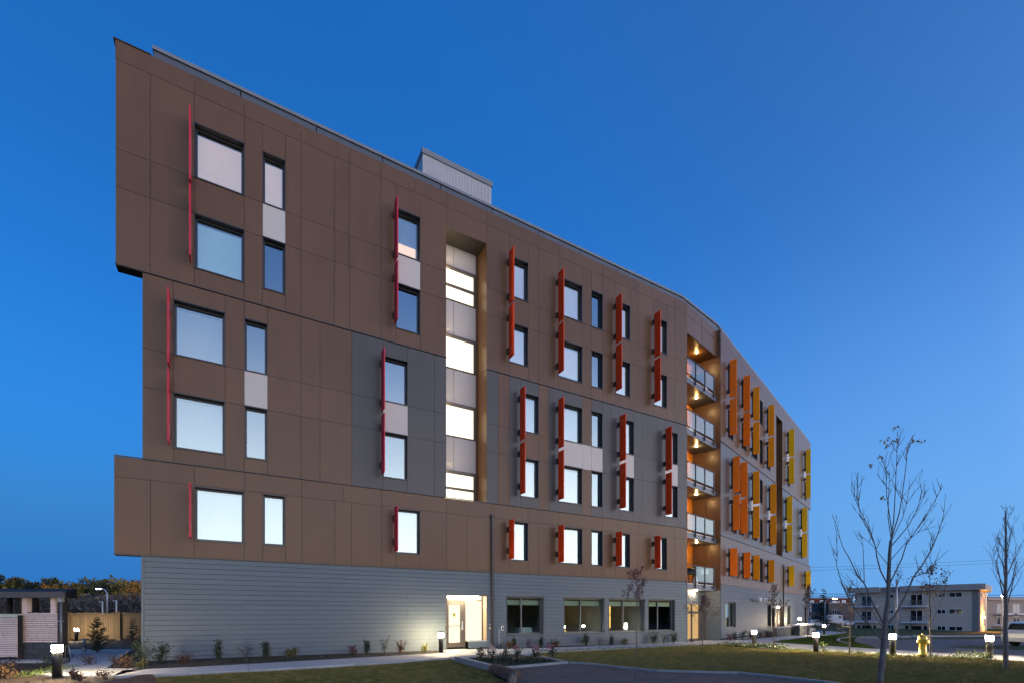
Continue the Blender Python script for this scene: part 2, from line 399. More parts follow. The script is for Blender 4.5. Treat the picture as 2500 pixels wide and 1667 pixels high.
GAP = .0055
def panel(pl, r, mat, name='cladding_panel', k=0.):
    a, b, c, d = r
    if b-a < .04 or d-c < .04: return
    m = MB(); pbox(m, pl, a+GAP, b-GAP, k, k+.025, c+GAP, d-GAP); build(name, m, mat, B)
WIN = {1: [], 3: []}        # openings
def window(pl, s0, s1, z0, z1, blind=1., glow=None, glass=None, frame=FRAME, bl=BLIND, mull=None, depth=.25, hide=True):
    if hide: WIN[pl].append((s0, s1, z0, z1))
    m = MB(); t = .022
    pbox(m, pl, s0, s0+t, -.008, depth, z0, z1); pbox(m, pl, s1-t, s1, -.008, depth, z0, z1)
    pbox(m, pl, s0+t, s1-t, -.008, depth, z1-t, z1)
    pbox(m, pl, s0-.012, s1+.012, -.035, depth, z0-.014, z0+.026)            # sill
    pbox(m, pl, s0-.012, s1+.012, -.030, -.009, z1-.012, z1+.022)           # head drip
    f = .062; k0, k1 = depth-.09, depth-.002
    pbox(m, pl, s0+t, s0+t+f, k0, k1, z0+.026, z1-t); pbox(m, pl, s1-t-f, s1-t, k0, k1, z0+.026, z1-t)
    pbox(m, pl, s0+t+f, s1-t-f, k0, k1, z1-t-f, z1-t); pbox(m, pl, s0+t+f, s1-t-f, k0, k1, z0+.026, z0+.026+f)
    if mull: pbox(m, pl, mull-.035, mull+.035, k0, k1, z0+.026+f, z1-t-f)
    w = build('window', m, frame, B)
    m = MB(); a, b, c, d = s0+t+f, s1-t-f, z0+.026+f, z1-t-f
    pbox(m, pl, a-.01, b+.01, depth-.055, depth-.045, c-.01, d+.01); build('pane', m, glass or GLASS, w)
    if blind:
        m = MB(); zb = d-(d-c)*blind
        pbox(m, pl, a+.01, b-.01, depth+.03, depth+.036, zb, d-.06); build('roller_blind', m, bl, w)
        m = MB(); pbox(m, pl, a+.01, b-.01, depth+.01, depth+.09, d-.075, d-.01); build('blind_headrail', m, LOLV, w)
    if glow:
        m = MB(); pbox(m, pl, a, b, depth+.13, depth+.14, c, d); build('room_glow', m, glow, w)
    return w
def fin(pl, s, z0, z1, mat):
    m = MB(); pbox(m, pl, s-.022, s+.022, -.60, -.15, z0, z1); f = build('sunshade_fin', m, mat, B)
    for zc_ in (z0+.42, z1-.42):
        m = MB(); pbox(m, pl, s-.035, s+.035, -.17, -.0, zc_-.13, zc_+.13); build('bracket', m, TRIM, f)
    m = MB()
    for zc_ in (z0+.42, z1-.42):
        for kk in (-.27, -.46):
            for dz in (-.09, 0, .09):
                pbox(m, pl, s+.0222, s+.028, kk-.011, kk+.011, zc_+dz-.011, zc_+dz+.011)
                pbox(m, pl, s-.028, s-.0222, kk-.011, kk+.011, zc_+dz-.011, zc_+dz+.011)
    build('bolt', m, GALV, f)
FT = [(16.09, 18.57), (13.55, 15.94)]; FM = [(9.81, 12.25), (7.24, 9.63)]; FL = [(4.11, 5.94)]
ZT = [(16.65, 18.53), (13.51, 15.40)]; ZM = [(10.36, 12.22), (7.20, 9.08)]; ZL = [(4.08, 5.96)]
# plane 1 windows: (band, s0, s1, blinds, fin colour)
for band, zz, ff in (('t', ZT, FT), ('l', ZL, FL)):
    for i, (a, b) in enumerate(zz):
        top = band == 't'
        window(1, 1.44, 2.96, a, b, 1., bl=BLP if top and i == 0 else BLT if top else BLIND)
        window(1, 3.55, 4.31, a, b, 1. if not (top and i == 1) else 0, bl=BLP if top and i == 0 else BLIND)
        if top and i == 0: window(1, 8.52, 9.58, a, b, .66, LITP)
        else: window(1, 8.52, 9.58, a, b, 0. if top else 1.)
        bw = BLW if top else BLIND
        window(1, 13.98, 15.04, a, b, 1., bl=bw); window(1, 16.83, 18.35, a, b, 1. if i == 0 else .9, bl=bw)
        window(1, 18.95, 19.72, a, b, 0.); window(1, 20.62, 21.68, a, b, 1., bl=bw); window(1, 23.50, 24.57, a, b, 1., bl=bw)
    for a, b in ff:
        fin(1, 1.35, a, b, CRIM); fin(1, 8.42, a, b, CRIM)
        for s in (13.89, 16.73, 20.52, 23.40): fin(1, s, a, b, VERM)
for i, (a, b) in enumerate(ZM):
    window(1, .84, 2.36, a, b, 1.); window(1, 2.96, 3.71, a, b, 0.); window(1, 7.98, 9.03, a, b, 0.)
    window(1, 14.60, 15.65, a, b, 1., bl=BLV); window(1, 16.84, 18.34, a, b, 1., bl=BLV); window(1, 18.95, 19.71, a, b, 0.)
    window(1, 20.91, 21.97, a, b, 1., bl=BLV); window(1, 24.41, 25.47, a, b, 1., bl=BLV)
for a, b in FM:
    fin(1, .75, a, b, CRIM); fin(1, 7.88, a, b, CRIM)
    for s in (14.50, 16.73, 20.80, 24.30): fin(1, s, a, b, VERM)
# plane 3
for zz, ff, cols in ((ZT, FT, [1.40, 4.35, 6.70, 10.90, 17.87, 25.15]), (ZM, FM, [2.06, 3.74, 6.70, 11.50, 17.10, 23.40]), (ZL, FL, [1.48, 4.42, 6.74, 10.95, 17.87, 25.2])):
    for a, b in zz:
        for j, s in enumerate(cols): window(3, s, s+(1.58 if j == 2 else 1.1), a, b, 1. if j % 2 else 0.)
        window(3, 8.95, 9.73, a, b, 0.)
    for a, b in ff:
        for s, mt in zip(cols, (ORNG, ORNG, AMBR, AMBR, YELL, YELL)): fin(3, s-.10, a, b, mt)
# panels -------------------------------------------------------------
STAIR = (10.78, 12.78, 6.69, 18.65)
SLOT3 = (13.94, 16.06, 6.69, 18.85)
up1 = [.0, .21, 1.44, 2.96, 3.55, 4.31, 4.85, 6.06, 6.64, 7.89, 8.52, 9.58, 10.78, 12.78, 13.98, 15.04, 15.62, 16.83, 18.35, 18.95, 19.72, 20.62, 21.68, 22.27, 23.50, 24.57, 25.19, 26.28]
mid1 = [0., .84, 2.36, 2.96, 3.71, 4.85, 5.53, 6.73, 7.98, 9.03, 10.23, 10.78, 12.78, 13.39, 13.99, 14.60, 15.65, 16.24, 16.84, 18.34, 18.95, 19.71, 20.33, 20.91, 21.97, 22.58, 23.78, 24.41, 25.47, 26.28]
low1 = [-.74, .22, 1.44, 2.96, 3.55, 4.31, 4.88, 6.09, 6.72, 7.93, 8.52, 9.58, 10.79, 11.80, 13.05, 13.98, 15.04, 15.62, 16.83, 18.35, 18.95, 19.72, 20.62, 21.68, 22.27, 23.50, 24.57, 25.19, 26.28]
tt1 = [-.71, 1.44, 2.95, 4.85, 6.64, 7.89, 9.35, 10.77, 12.77, 15.02, 16.83, 19.70, 22.27, 25.19, 26.28]
lt1 = [-.74, 1.44, 2.97, 4.87, 6.4, 7.92, 10.79, 13.05, 15.03, 16.83, 19.71, 22.27, 25.18, 26.28]
up3 = [0, .75, 1.40, 2.50, 3.4, 4.35, 5.45, 6.1, 6.70, 8.28, 8.95, 9.73, 10.90, 12.0, 13.1, 13.94, 16.06, 17.0, 17.87, 18.97, 20., 21.1, 22.2, 23.2, 24.2, 25.15, 26.25, 27.3, 28.33]
mid3 = [0, 1.0, 2.06, 3.16, 3.74, 4.84, 5.8, 6.70, 8.28, 8.95, 9.73, 10.6, 11.5, 12.6, 13.94, 16.06, 17.10, 18.2, 19.2, 20.2, 21.3, 22.4, 23.40, 24.5, 25.5, 26.5, 27.38]
low3 = [0, .75, 1.48, 2.58, 3.4, 4.42, 5.52, 6.74, 8.32, 8.95, 9.73, 10.95, 12.05, 13.2, 14.3, 15.4, 16.35, 17.3, 17.87, 18.97, 20., 21.1, 22.2, 23.2, 24.2, 25.2, 26.3, 27.3, 28.33]
def mid_colour(pl, s, z):
    whit = 9.08 < z < 10.36
    if pl == 1:
        if 2.96 < s < 3.71 and whit: return WHITE
        if 7.98 < s < 9.03 and whit: return WHITE
        if s < 6.73: return BROWN
        if s < 10.78: return GREY
        if 13.39 < s < 13.99: return BROWN
        if 14.6 < s < 15.65 and whit: return BROWN
        if 15.65 < s < 16.24: return BROWN
        if 16.84 < s < 19.71 and whit: return WHITE
        if 18.34 < s < 18.95: return BROWN
        if (20.91 < s < 21.97 or 24.41 < s < 25.47) and whit: return WHITE
        return GREY
    if (6.7 < s < 8.95 or 11.5 < s < 12.6 or 17.1 < s < 18.2 or 23.4 < s < 24.5) and whit: return WHITE
    if 4.84 < s < 5.8 or 9.73 < s < 10.6: return BROWN
    return GREY
def top_colour(pl, s, z):
    if 15.40 < z < 16.65:
        if pl == 1 and (3.55 < s < 4.31 or 8.52 < s < 9.58): return WHITE
        if pl == 3 and (17.87 < s < 18.97 or 25.15 < s < 26.25): return WHITE
    return BROWN
for pl, ups, mids, lows, tts, lts in ((1, up1, mid1, low1, tt1, lt1), (3, up3, mid3, low3, [0, 3.4, 6.1, 8.95, 12, 16.06, 18.97, 22.2, 25.15, 28.33], [0, 3.4, 6.7, 9.7, 13.2, 16.35, 18.97, 22.2, 25.2, 28.33])):
    holes = WIN[pl]+[STAIR if pl == 1 else SLOT3]
    if pl == 1: ups = [-.70]+ups[1:]
    for js, rows, fn in ((ups, [(12.87, 15.40), (15.40, 16.65), (16.65, 19.54)], top_colour), (mids, [(6.69, 9.08), (9.08, 10.36), (10.36, 12.87)], mid_colour),
                         (lows, [(3.48, 6.0)], None), (lts, [(6.0, 6.69)], None), (tts, [(19.54, 20.18)], None)):
        for a, b in zip(js[:-1], js[1:]):
            for c, d in rows:
                for r in subtract((a, b, c+.02 if c in (12.87, 6.69) else c, d-.02 if d in (12.87, 6.69) else d), holes):
                    mt = fn(pl, (r[0]+r[1])/2, (r[2]+r[3])/2) if fn else BROWN
                    panel(pl, r, mt, 'charcoal_panel' if mt is GREY else 'white_panel' if mt is WHITE else 'cladding_panel')
# flashings between the storey bands, wing ends and soffits of the projecting ends
for pl, s0, s1 in ((1, -.71, 26.28), (3, .01, 28.33)):
    ga_, gb_ = (10.79, 12.77) if pl == 1 else (13.95, 16.05); e0 = s0-.03 if pl == 1 else s0
    FL_ = [(s0, ga_, -.045, .02, 12.855, 12.885), (gb_, s1, -.045, .02, 12.855, 12.885), (e0, s1, -.045, .02, 6.678, 6.705), (e0, s1, -.05, .02, 3.462, 3.488)]
    if pl == 1: FL_.append((-.76, .24, -.03, .40, 20.172, 20.20))
    for q_ in FL_: m = MB(); pbox(m, pl, *q_); build('band_flashing', m, TRIM, B)
for pl, a, b, c, d in ((1, -.68, .05, 12.89, 20.16), (1, -.71, .05, 3.50, 6.66), (3, 27.33, 28.30, 12.89, 20.16), (3, 27.33, 28.30, 3.50, 6.66)):
    m = MB(); pbox(m, pl, a, b, .03, .38, c, d); build('wing_wall', m, BROWN, B)
for a, c, d in ((-.70, 12.858, 12.889), (-.74, 3.466, 3.496)):
    m = MB(); pbox(m, 1, a, .05, -.02, .40, c, d); build('wing_soffit', m, CORE, B)
# parapet: slate band and cap, carried round the facets
def ribbon(name, pts, z0, z1, k0, k1, mat):
    m = MB()
    for (p, q) in zip(pts[:-1], pts[1:]):
        d = Vector((q[0]-p[0], q[1]-p[1])).normalized(); n = Vector((-d.y, d.x))
        P = [(p[0]+n.x*k0, p[1]+n.y*k0), (q[0]+n.x*k0, q[1]+n.y*k0), (q[0]+n.x*k1, q[1]+n.y*k1), (p[0]+n.x*k1, p[1]+n.y*k1)]
        m.hexa([(x, y, z0) for x, y in P]+[(x, y, z1) for x, y in P])
    return build(name, m, mat, B)
cp = [Wp(1, .25, .17, 0)[:2], Wp(1, 26.05, .17, 0)[:2], Wp(3, .05, .27, 0)[:2], Wp(3, 28.0, .27, 0)[:2]]
for a, b in zip(cp[:-1], cp[1:]):
    ln = math.dist(a, b); n_ = max(1, round(ln/2.6))
    for i in range(n_):
        u = [(a[0]+(b[0]-a[0])*t, a[1]+(b[1]-a[1])*t) for t in (i/n_+.0012, (i+1)/n_)]
        ribbon('parapet_flashing', u, 20.12, 20.57, .03, .28, CAP)
ribbon('parapet_cap', cp, 20.572, 20.69, -.03, .36, CAPL)
# stair recess -----------------------------------------------------
s0, s1 = 10.78, 12.78
m = MB(); pbox(m, 1, s0-.03, s1+.03, .03, 1.0, 18.652, 18.70); build('recess_soffit', m, TRIM, B)  # darker than the other soffits: shade above the lamps put into the colour
for zz in ((6.71, 8.05), (8.06, 9.40), (9.41, 11.35), (11.36, 12.85), (12.88, 14.55), (14.56, 16.30), (16.31, 18.64)):
    m = MB(); pbox(m, 1, s1, s1+.025, .03, .95, *zz); build('cladding_panel', m, BROWN, B)
    m = MB(); pbox(m, 1, s0-.025, s0, .03, .95, *zz); build('cladding_panel', m, BROWN, B)
K = .94
for z0, z1 in ((17.69, 18.65), (14.53, 16.11), (11.38, 12.95), (8.23, 9.80)):
    for a, b in ((s0+.01, 11.52), (11.54, 12.66)):
        m = MB(); pbox(m, 1, a, b, K, K+.03, z0+.012, z1-.012); build('white_panel', m, WHITE, B)
m = MB(); pbox(m, 1, 12.68, 12.775, K-.02, K+.05, 6.70, 18.64); build('recess_trim', m, BROWN, B)
lit = bpy.data.materials.new('lit_stairwell'); lit.use_nodes = True; t = lit.node_tree; t.nodes.remove(t.nodes['Principled BSDF'])
e = t.nodes.new('ShaderNodeEmission'); ge = t.nodes.new('ShaderNodeNewGeometry')
vm = t.nodes.new('ShaderNodeVectorMath'); vm.operation = 'DOT_PRODUCT'; vm.inputs[1].default_value = (D1[0], D1[1], 0)
t.links.new(ge.outputs['Position'], vm.inputs[0])
off = C0[0]*D1[0]+C0[1]*D1[1]
mr = t.nodes.new('ShaderNodeMapRange'); mr.inputs[1].default_value = off+10.8; mr.inputs[2].default_value = off+12.7; mr.inputs[3].default_value = .36; mr.inputs[4].default_value = .16
t.links.new(vm.outputs['Value'], mr.inputs[0]); t.links.new(mr.outputs[0], e.inputs[1]); e.inputs[0].default_value = (1, .88, .62, 1)
t.links.new(e.outputs[0], t.nodes['Material Output'].inputs[0])
for z0, z1, mu in ((16.11, 17.69, (16.72, 16.86)), (12.95, 14.53, None), (9.80, 11.38, None), (6.70, 8.23, (7.33, 7.45))):
    m = MB(); f = .05
    pbox(m, 1, s0, 12.66, K-.05, K+.04, z1-.16, z1); pbox(m, 1, s0, 12.66, K-.03, K+.04, z0-.0, z0+f)
    pbox(m, 1, s0, s0+f, K-.03, K+.04, z0+f, z1-.16); pbox(m, 1, 12.54, 12.66, K-.03, K+.04, z0+f, z1-.16)
    if mu: pbox(m, 1, s0+f, 12.54, K-.03, K+.04, *mu)
    w = build('stair_window', m, FRAMEB, B)
    m = MB(); pbox(m, 1, s0+f, 12.54, K+.01, K+.02, z0+f, z1-.16); build('lit_pane', m, lit, w)
    m = MB(); pbox(m, 1, s0+.03, s0+.15, K-.20, K-.08, z1-.45, z1-.30); build('wall_lamp', m, STAIRL, w)
# slot on the far facet
m = MB(); pbox(m, 3, 13.90, 16.10, .03, 1.2, 18.852, 18.90); build('recess_soffit', m, BROWN, B)
for zz in ((6.71, 9.07), (9.09, 10.35), (10.37, 12.85), (12.88, 15.39), (15.41, 18.84)):
    m = MB(); pbox(m, 3, 16.06, 16.085, .03, 1.15, *zz); build('cladding_panel', m, BROWN, B)
    m = MB(); pbox(m, 3, 13.915, 13.94, .03, 1.15, *zz); build('cladding_panel', m, BROWN, B)
    m = MB(); pbox(m, 3, 13.95, 16.05, 1.15, 1.18, *zz); build('cladding_panel', m, BROWN, B)
m = MB(); pbox(m, 3, 14.2, 14.4, 1.02, 1.14, 9.6, 9.9); build('wall_lamp', m, LAMPW, B)
# ground-floor openings
DOOR = (10.76, 12.81, -.3, 2.42)
g1 = [(13.84, 15.94), (17.18, 19.84), (20.15, 22.80), (23.07, 25.22)]
for i, (a, b) in enumerate(g1):
    w = window(1, a, b, .53, 2.375, .19, None, GLASSD, pm('slate_window_frame_%d' % i, (.075, .09, .10), rough=.45) if i == 0 else MATS['slate_window_frame_0'], BLINDG, mull=(a+b)/2-.12, depth=.30)
# rooms behind them
room = pm('room_wall', (.24, .23, .21), rough=.9); roomf = pm('room_floor', (.06, .05, .045), rough=.8)
m = MB(); pbox(m, 1, 13.3, 25.9, 4.15, 4.19, .2, 3.2); build('room_wall', m, room, B)
m = MB(); pbox(m, 1, 13.3, 25.9, .36, 4.15, .15, .2); build('room_floor', m, roomf, B)
m = MB(); pbox(m, 1, 13.3, 25.9, .36, 4.15, 3.1, 3.18); build('room_ceiling', m, room, B)
for a in (16.6, 20.0, 22.95): m = MB(); pbox(m, 1, a-.05, a+.05, .36, 4.15, .2, 3.1); build('room_partition', m, room, B)
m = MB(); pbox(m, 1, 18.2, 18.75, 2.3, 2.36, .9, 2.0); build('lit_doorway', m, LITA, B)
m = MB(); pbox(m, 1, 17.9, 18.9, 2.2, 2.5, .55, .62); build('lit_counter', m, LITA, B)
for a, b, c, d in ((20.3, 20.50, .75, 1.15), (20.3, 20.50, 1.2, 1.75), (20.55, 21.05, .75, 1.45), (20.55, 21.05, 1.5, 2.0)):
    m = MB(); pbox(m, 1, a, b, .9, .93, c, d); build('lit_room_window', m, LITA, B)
for s_, zz in ((17.75, .85), (19.05, .87), (20.4, .9), (22.1, .95)):
    m = MB(); m.lathe([(.03, -.06), (.075, -.04), (.075, .04), (.03, .06)], Wp(1, s_, .8, zz), 10); build('table_lamp', m, LAMPW, B, True)
for s_, e_ in ((18.9, .9), (21.3, 1.3), (24.2, .35), (15.2, .25)):
    ld = bpy.data.lights.new('room_light', 'POINT'); ld.energy = e_; ld.color = (1, .66, .30); ld.shadow_soft_size = .25
    lb = bpy.data.objects.new('room_light', ld); COL.objects.link(lb); lb.parent = B; lb.location = Vector(Wp(1, s_, 2.6, 2.6))-Vector(B.location)
m = MB(); pbox(m, 1, 14.95, 15.7, .7, 1.2, .35, .85); build('storage_box', m, WHT, B)
window(3, .91, 3.08, .58, 2.345, 0, None, GLASSD, MATS['slate_window_frame_0'], mull=2.3, depth=.26, hide=True)
m = MB(); pbox(m, 3, 1.1, 2.0, .30, .33, .7, 2.2); build('lit_curtain', m, em('lit_curtain', (1, .78, .42), .10), B)
for a, b, c in ((11.08, 12.30, .46), (12.47, 13.47, .36), (17.88, 19.15, .54), (25.24, 26.24, .42)):
    window(3, a, b, c, 2.30 if a != 12.47 else 2.07, 0, None, GLASSD, depth=.24)
D3OP = (14.07, 16.4, -.7, 2.28); WIN[3].append(D3OP)
m = MB(); pbox(m, 3, 14.07, 14.15, -.01, .3, -.35, 2.28); pbox(m, 3, 16.3, 16.4, -.01, .3, -.35, 2.28); pbox(m, 3, 14.15, 16.3, -.01, .3, 2.2, 2.28); pbox(m, 3, 15.1, 15.2, .12, .3, -.35, 2.2)
w = build('entrance_door', m, FRAMEB, B)
m = MB(); pbox(m, 3, 14.15, 15.1, .22, .23, -.3, 2.2); build('lit_pane', m, em('lit_side_door', (1, .72, .3), .30), w)
m = MB(); pbox(m, 3, 15.2, 16.3, .20, .25, -.35, 2.2); build('door_leaf', m, FRAMEB, w)
m = MB(); pbox(m, 3, 14.3, 14.8, -.06, .08, 2.05, 2.19); build('door_lamp', m, STRIP, w)
sh_ = []
for r in subtract((13.3, 26.2, -.3, 3.45), [(a, b, .53, 2.375) for a, b in g1]):
    m = MB(); pbox(m, 1, r[0], r[1], .05, .07, r[2], r[3]); build('sheathing', m, CORE, B)
# siding boards --------------------------------------------------------
def board(pl, a, b, c, d, k=0., mat=SIDING):
    if b-a < .05 or d-c < .02: return
    m = MB(); m.hexa([Wp(pl, a, k-.012, c+.010), Wp(pl, b, k-.012, c+.010), Wp(pl, b, k+.03, c+.010), Wp(pl, a, k+.03, c+.010),
                      Wp(pl, a, k+.004, d), Wp(pl, b, k+.004, d), Wp(pl, b, k+.03, d), Wp(pl, a, k+.03, d)])
    build('siding_board', m, mat, B)
holes1 = [DOOR]+[(a-.02, b+.02, .50, 2.40) for a, b in g1]
for i in range(20):
    d = 3.46-.178*i; c = d-.178
    for pl, e0, e1, hh in ((1, .045, 26.24, holes1), (3, .03, 27.36, WIN[3])):
        cut = [e0] + sorted(rnd.uniform(e0+2, e1-2) for _ in range(3)) + [e1]
        if i in (10, 11) and pl == 1: cut = [e0, 9.0, e1]
        for a, b in zip(cut[:-1], cut[1:]):
            for r in subtract((a, b-.004, c, d), hh): board(pl, *r)
for i in range(4):
    d = 3.46-.178*(20+i); c = d-.178
    for r in subtract((8, 27.36, c, d), WIN[3]): board(3, *r)
m = MB(); pbox(m, 1, -.03, .04, -.03, .10, -.12, 3.46); build('corner_trim', m, SIDING, B)
m = MB(); pbox(m, 1, 26.22, 26.29, -.02, .10, -.3, 3.46); build('corner_trim', m, SIDING, B)
m = MB(); pbox(m, 1, .02, 10.7, .0, .2, -.3, -.02); pbox(m, 1, 12.9, 26.2, .0, .2, -.4, -.12); build('foundation', m, CONC, B)
m = MB(); pbox(m, 3, .0, 27.3, .02, .2, -1.2, -.2); build('foundation', m, CONC, B)
# entrance --------------------------------------------------------------
m = MB(); a, b = 10.76, 12.81
pbox(m, 1, a, a+.05, -.01, .46, .0, 2.42); pbox(m, 1, b-.03, b, -.01, .46, .33, 2.42); pbox(m, 1, a+.05, b-.03, -.01, .46, 2.36, 2.42)
pbox(m, 1, a+.05, b-.03, .34, .46, 2.135, 2.19); pbox(m, 1, 11.80, 11.86, .34, .46, .0, 2.135); pbox(m, 1, 12.70, 12.76, .34, .46, .33, 2.36)
w = build('entrance_door', m, FRAMEB, B)
m = MB()
pbox(m, 1, 10.82, 11.04, .36, .42, .02, 2.13); pbox(m, 1, 11.60, 11.80, .36, .42, .02, 2.13); pbox(m, 1, 11.04, 11.60, .36, .42, 1.96, 2.13)
pbox(m, 1, 11.04, 11.60, .36, .42, .02, .24); pbox(m, 1, 11.04, 11.60, .36, .42, .98, 1.01)
build('door_leaf', m, FRAMEB, w)
m = MB(); pbox(m, 1, 11.04, 11.60, .385, .395, .24, .98); pbox(m, 1, 11.04, 11.60, .385, .395, 1.01, 1.96); build('lit_pane', m, LITW, w)
m = MB(); pbox(m, 1, 11.86, 12.70, .39, .40, .33, 2.135); build('lit_pane', m, LITW, w)
m = MB(); pbox(m, 1, 12.76, 12.78, .0, .39, .35, 2.35); build('lit_reveal', m, pm('tan_reveal', (.45, .33, .22), rough=.6), w)
m = MB(); pbox(m, 1, a+.05, 12.76, .40, .41, 2.19, 2.36); build('lit_pane', m, LITW, w)
m = MB(); pbox(m, 1, 10.95, 12.45, .06, .30, 2.26, 2.35); build('door_luminaire', m, STRIP, w)
m = MB(); pbox(m, 1, 11.68, 11.72, .30, .36, .85, 1.20); pbox(m, 1, 11.66, 11.74, .33, .36, .80, 1.02); build('handle', m, GALV, w)
m = MB(); pbox(m, 1, 11.25, 11.38, .372, .378, 1.42, 1.50); m.lathe([(.001, 0), (.06, 0), (.06, .004), (.001, .004)], (0, 0, 0), 14)
# rotate the little disc of the notice onto the glass
n0 = len(m.v)-14*4; cx = Wp(1, 11.315, .374, 1.53)
for i in range(n0, len(m.v)):
    x, y, z = m.v[i]; q_ = Wp(1, 11.315+x, .374-z, 1.53+y); m.v[i] = q_
build('notice', m, pm('olive_notice', (.22, .20, .03), (.15, .14, .02), rough=.6), w)
m = MB(); pbox(m, 1, 11.86, 12.79, -.02, .40, .27, .33); build('sill', m, CONC, w)
for i, zz in enumerate((.255, .12)):
    m = MB(); pbox(m, 1, 11.86, 12.80, .0, .04, zz-.135, zz); build('siding_board', m, SIDING, B)
m = MB(); pbox(m, 1, 12.90, 13.0, -.03, .02, .83, .94); build('card_reader', m, pm('cream_plastic', (.55, .5, .38), rough=.4), B)
m = MB(); pbox(m, 1, 12.93, 12.97, -.03, .02, 1.02, 1.08); build('door_button', m, GALV, B)
m = MB(); pbox(m, 1, 13.54, 13.66, -.025, .02, .76, .96); bx = build('outlet_box', m, WHT, B)
m = MB(); pbox(m, 1, 13.565, 13.645, -.032, -.0252, .79, .93); build('outlet_cover', m, PLAST, bx)
m = MB(); m.tube([Wp(1, 13.4, -.03, .78), Wp(1, 13.4, -.03, .0)], .012); m.tube([Wp(1, 13.4, -.03, .70), Wp(1, 13.42, -.09, .66)], .02); m.tube([Wp(1, 13.4, -.03, .78), Wp(1, 13.38, -.07, .82)], .02); build('hose_tap', m, GALV, B)
# downpipes
m = MB(); pbox(m, 1, 12.99, 13.11, -.10, -.02, .12, 6.05); pbox(m, 1, 12.96, 13.14, -.12, -.01, 6.05, 6.14)
for z_ in (.9, 2.2, 2.9, 4.2): pbox(m, 1, 12.97, 13.13, -.115, -.012, z_, z_+.06)
m.hexa([Wp(1, 12.99, -.10, .12), Wp(1, 13.11, -.10, .12), Wp(1, 13.11, -.02, .12), Wp(1, 12.99, -.02, .12)][0:0] + [Wp(1, 13.05, -.16, -.03), Wp(1, 13.22, -.16, -.03), Wp(1, 13.22, -.04, -.03), Wp(1, 13.05, -.04, -.03), Wp(1, 12.99, -.10, .13), Wp(1, 13.11, -.10, .13), Wp(1, 13.11, -.02, .13), Wp(1, 12.99, -.02, .13)])
build('downpipe', m, BLACKM, B)
m = MB(); pbox(m, 3, 16.30, 16.38, -.09, -.02, -.3, 6.0); build('downpipe', m, BLACKM, B)
# vent hoods
for s_ in (7.05, 8.55):
    m = MB(); c = Vector(Wp(3, s_, 0, 2.62)); ax = Vector((D3[1], -D3[0], 0))
    m.tube([c+ax*.0, c+ax*.35, c+ax*.42, c+ax*.62], [.11, .12, .17, .15], 12); build('vent_hood', m, WHT, B, True)
m = MB(); m.tube([Wp(3, 8.5, -.05, 3.0), Wp(3, 8.8, -.35, 3.25)], .03); build('vent_mast', m, GALV, B)
# sign letters on the far end wall (seen edge-on)
m = MB()
for i, zz in enumerate((4.3, 4.85, 5.4, 5.95)):
    pbox(m, 3, 27.40, 27.46, .6, .95, zz, zz+.42)
build('sign_letter', m, SIGN, B)
# ---------------------------------------------------- balcony recess between the facets
SWK = 1.86
def q4(p, z): return (p[0], p[1], z)
RA = Wp(1, 26.27, 0, 0); RB = (P2b[0], P2b[1]); RC = Wp(3, 0, SWK, 0); RD = Wp(1, 26.1, 1.9, 0)
RC2 = Wp(3, -4.3, SWK, 0)
for z0, z1 in ((3.38, 6.46), (6.48, 9.58), (9.60, 12.70), (12.72, 15.82), (15.84, 18.44)):
    for a, b in ((.03, .95), (.965, SWK)):          # lit side wall
        m = MB(); pbox(m, 3, -.02, .0, a, b, z0, z1); build('cladding_panel', m, BROWN, B)
    m = MB(); pbox(m, 3, -4.3, -.02, SWK, SWK+.03, z0, z1); build('orange_wall', m, ORW, B)
    m = MB(); pbox(m, 3, -2.5, -1.62, SWK-.03, SWK, z0, z0+2.1); dr = build('balcony_door', m, ORW, B)
    m = MB(); pbox(m, 3, -1.70, -1.63, SWK-.09, SWK-.03, z0+1.0, z0+1.1); build('handle', m, BLACKM, dr)
    m = MB(); pbox(m, 1, 26.24, 26.27, .03, 1.9, z0, z1); build('cladding_panel', m, BROWN, B)
m = MB(); pbox(m, 3, -.02, 0, 0.0, .03, 3.3, 20.16); pbox(m, 3, -.02, .0, .03, .26, 18.46, 20.16); build('corner_trim', m, BROWN, B)
floors = [3.37, 6.47, 9.59, 12.71, 15.83]
lampc = []
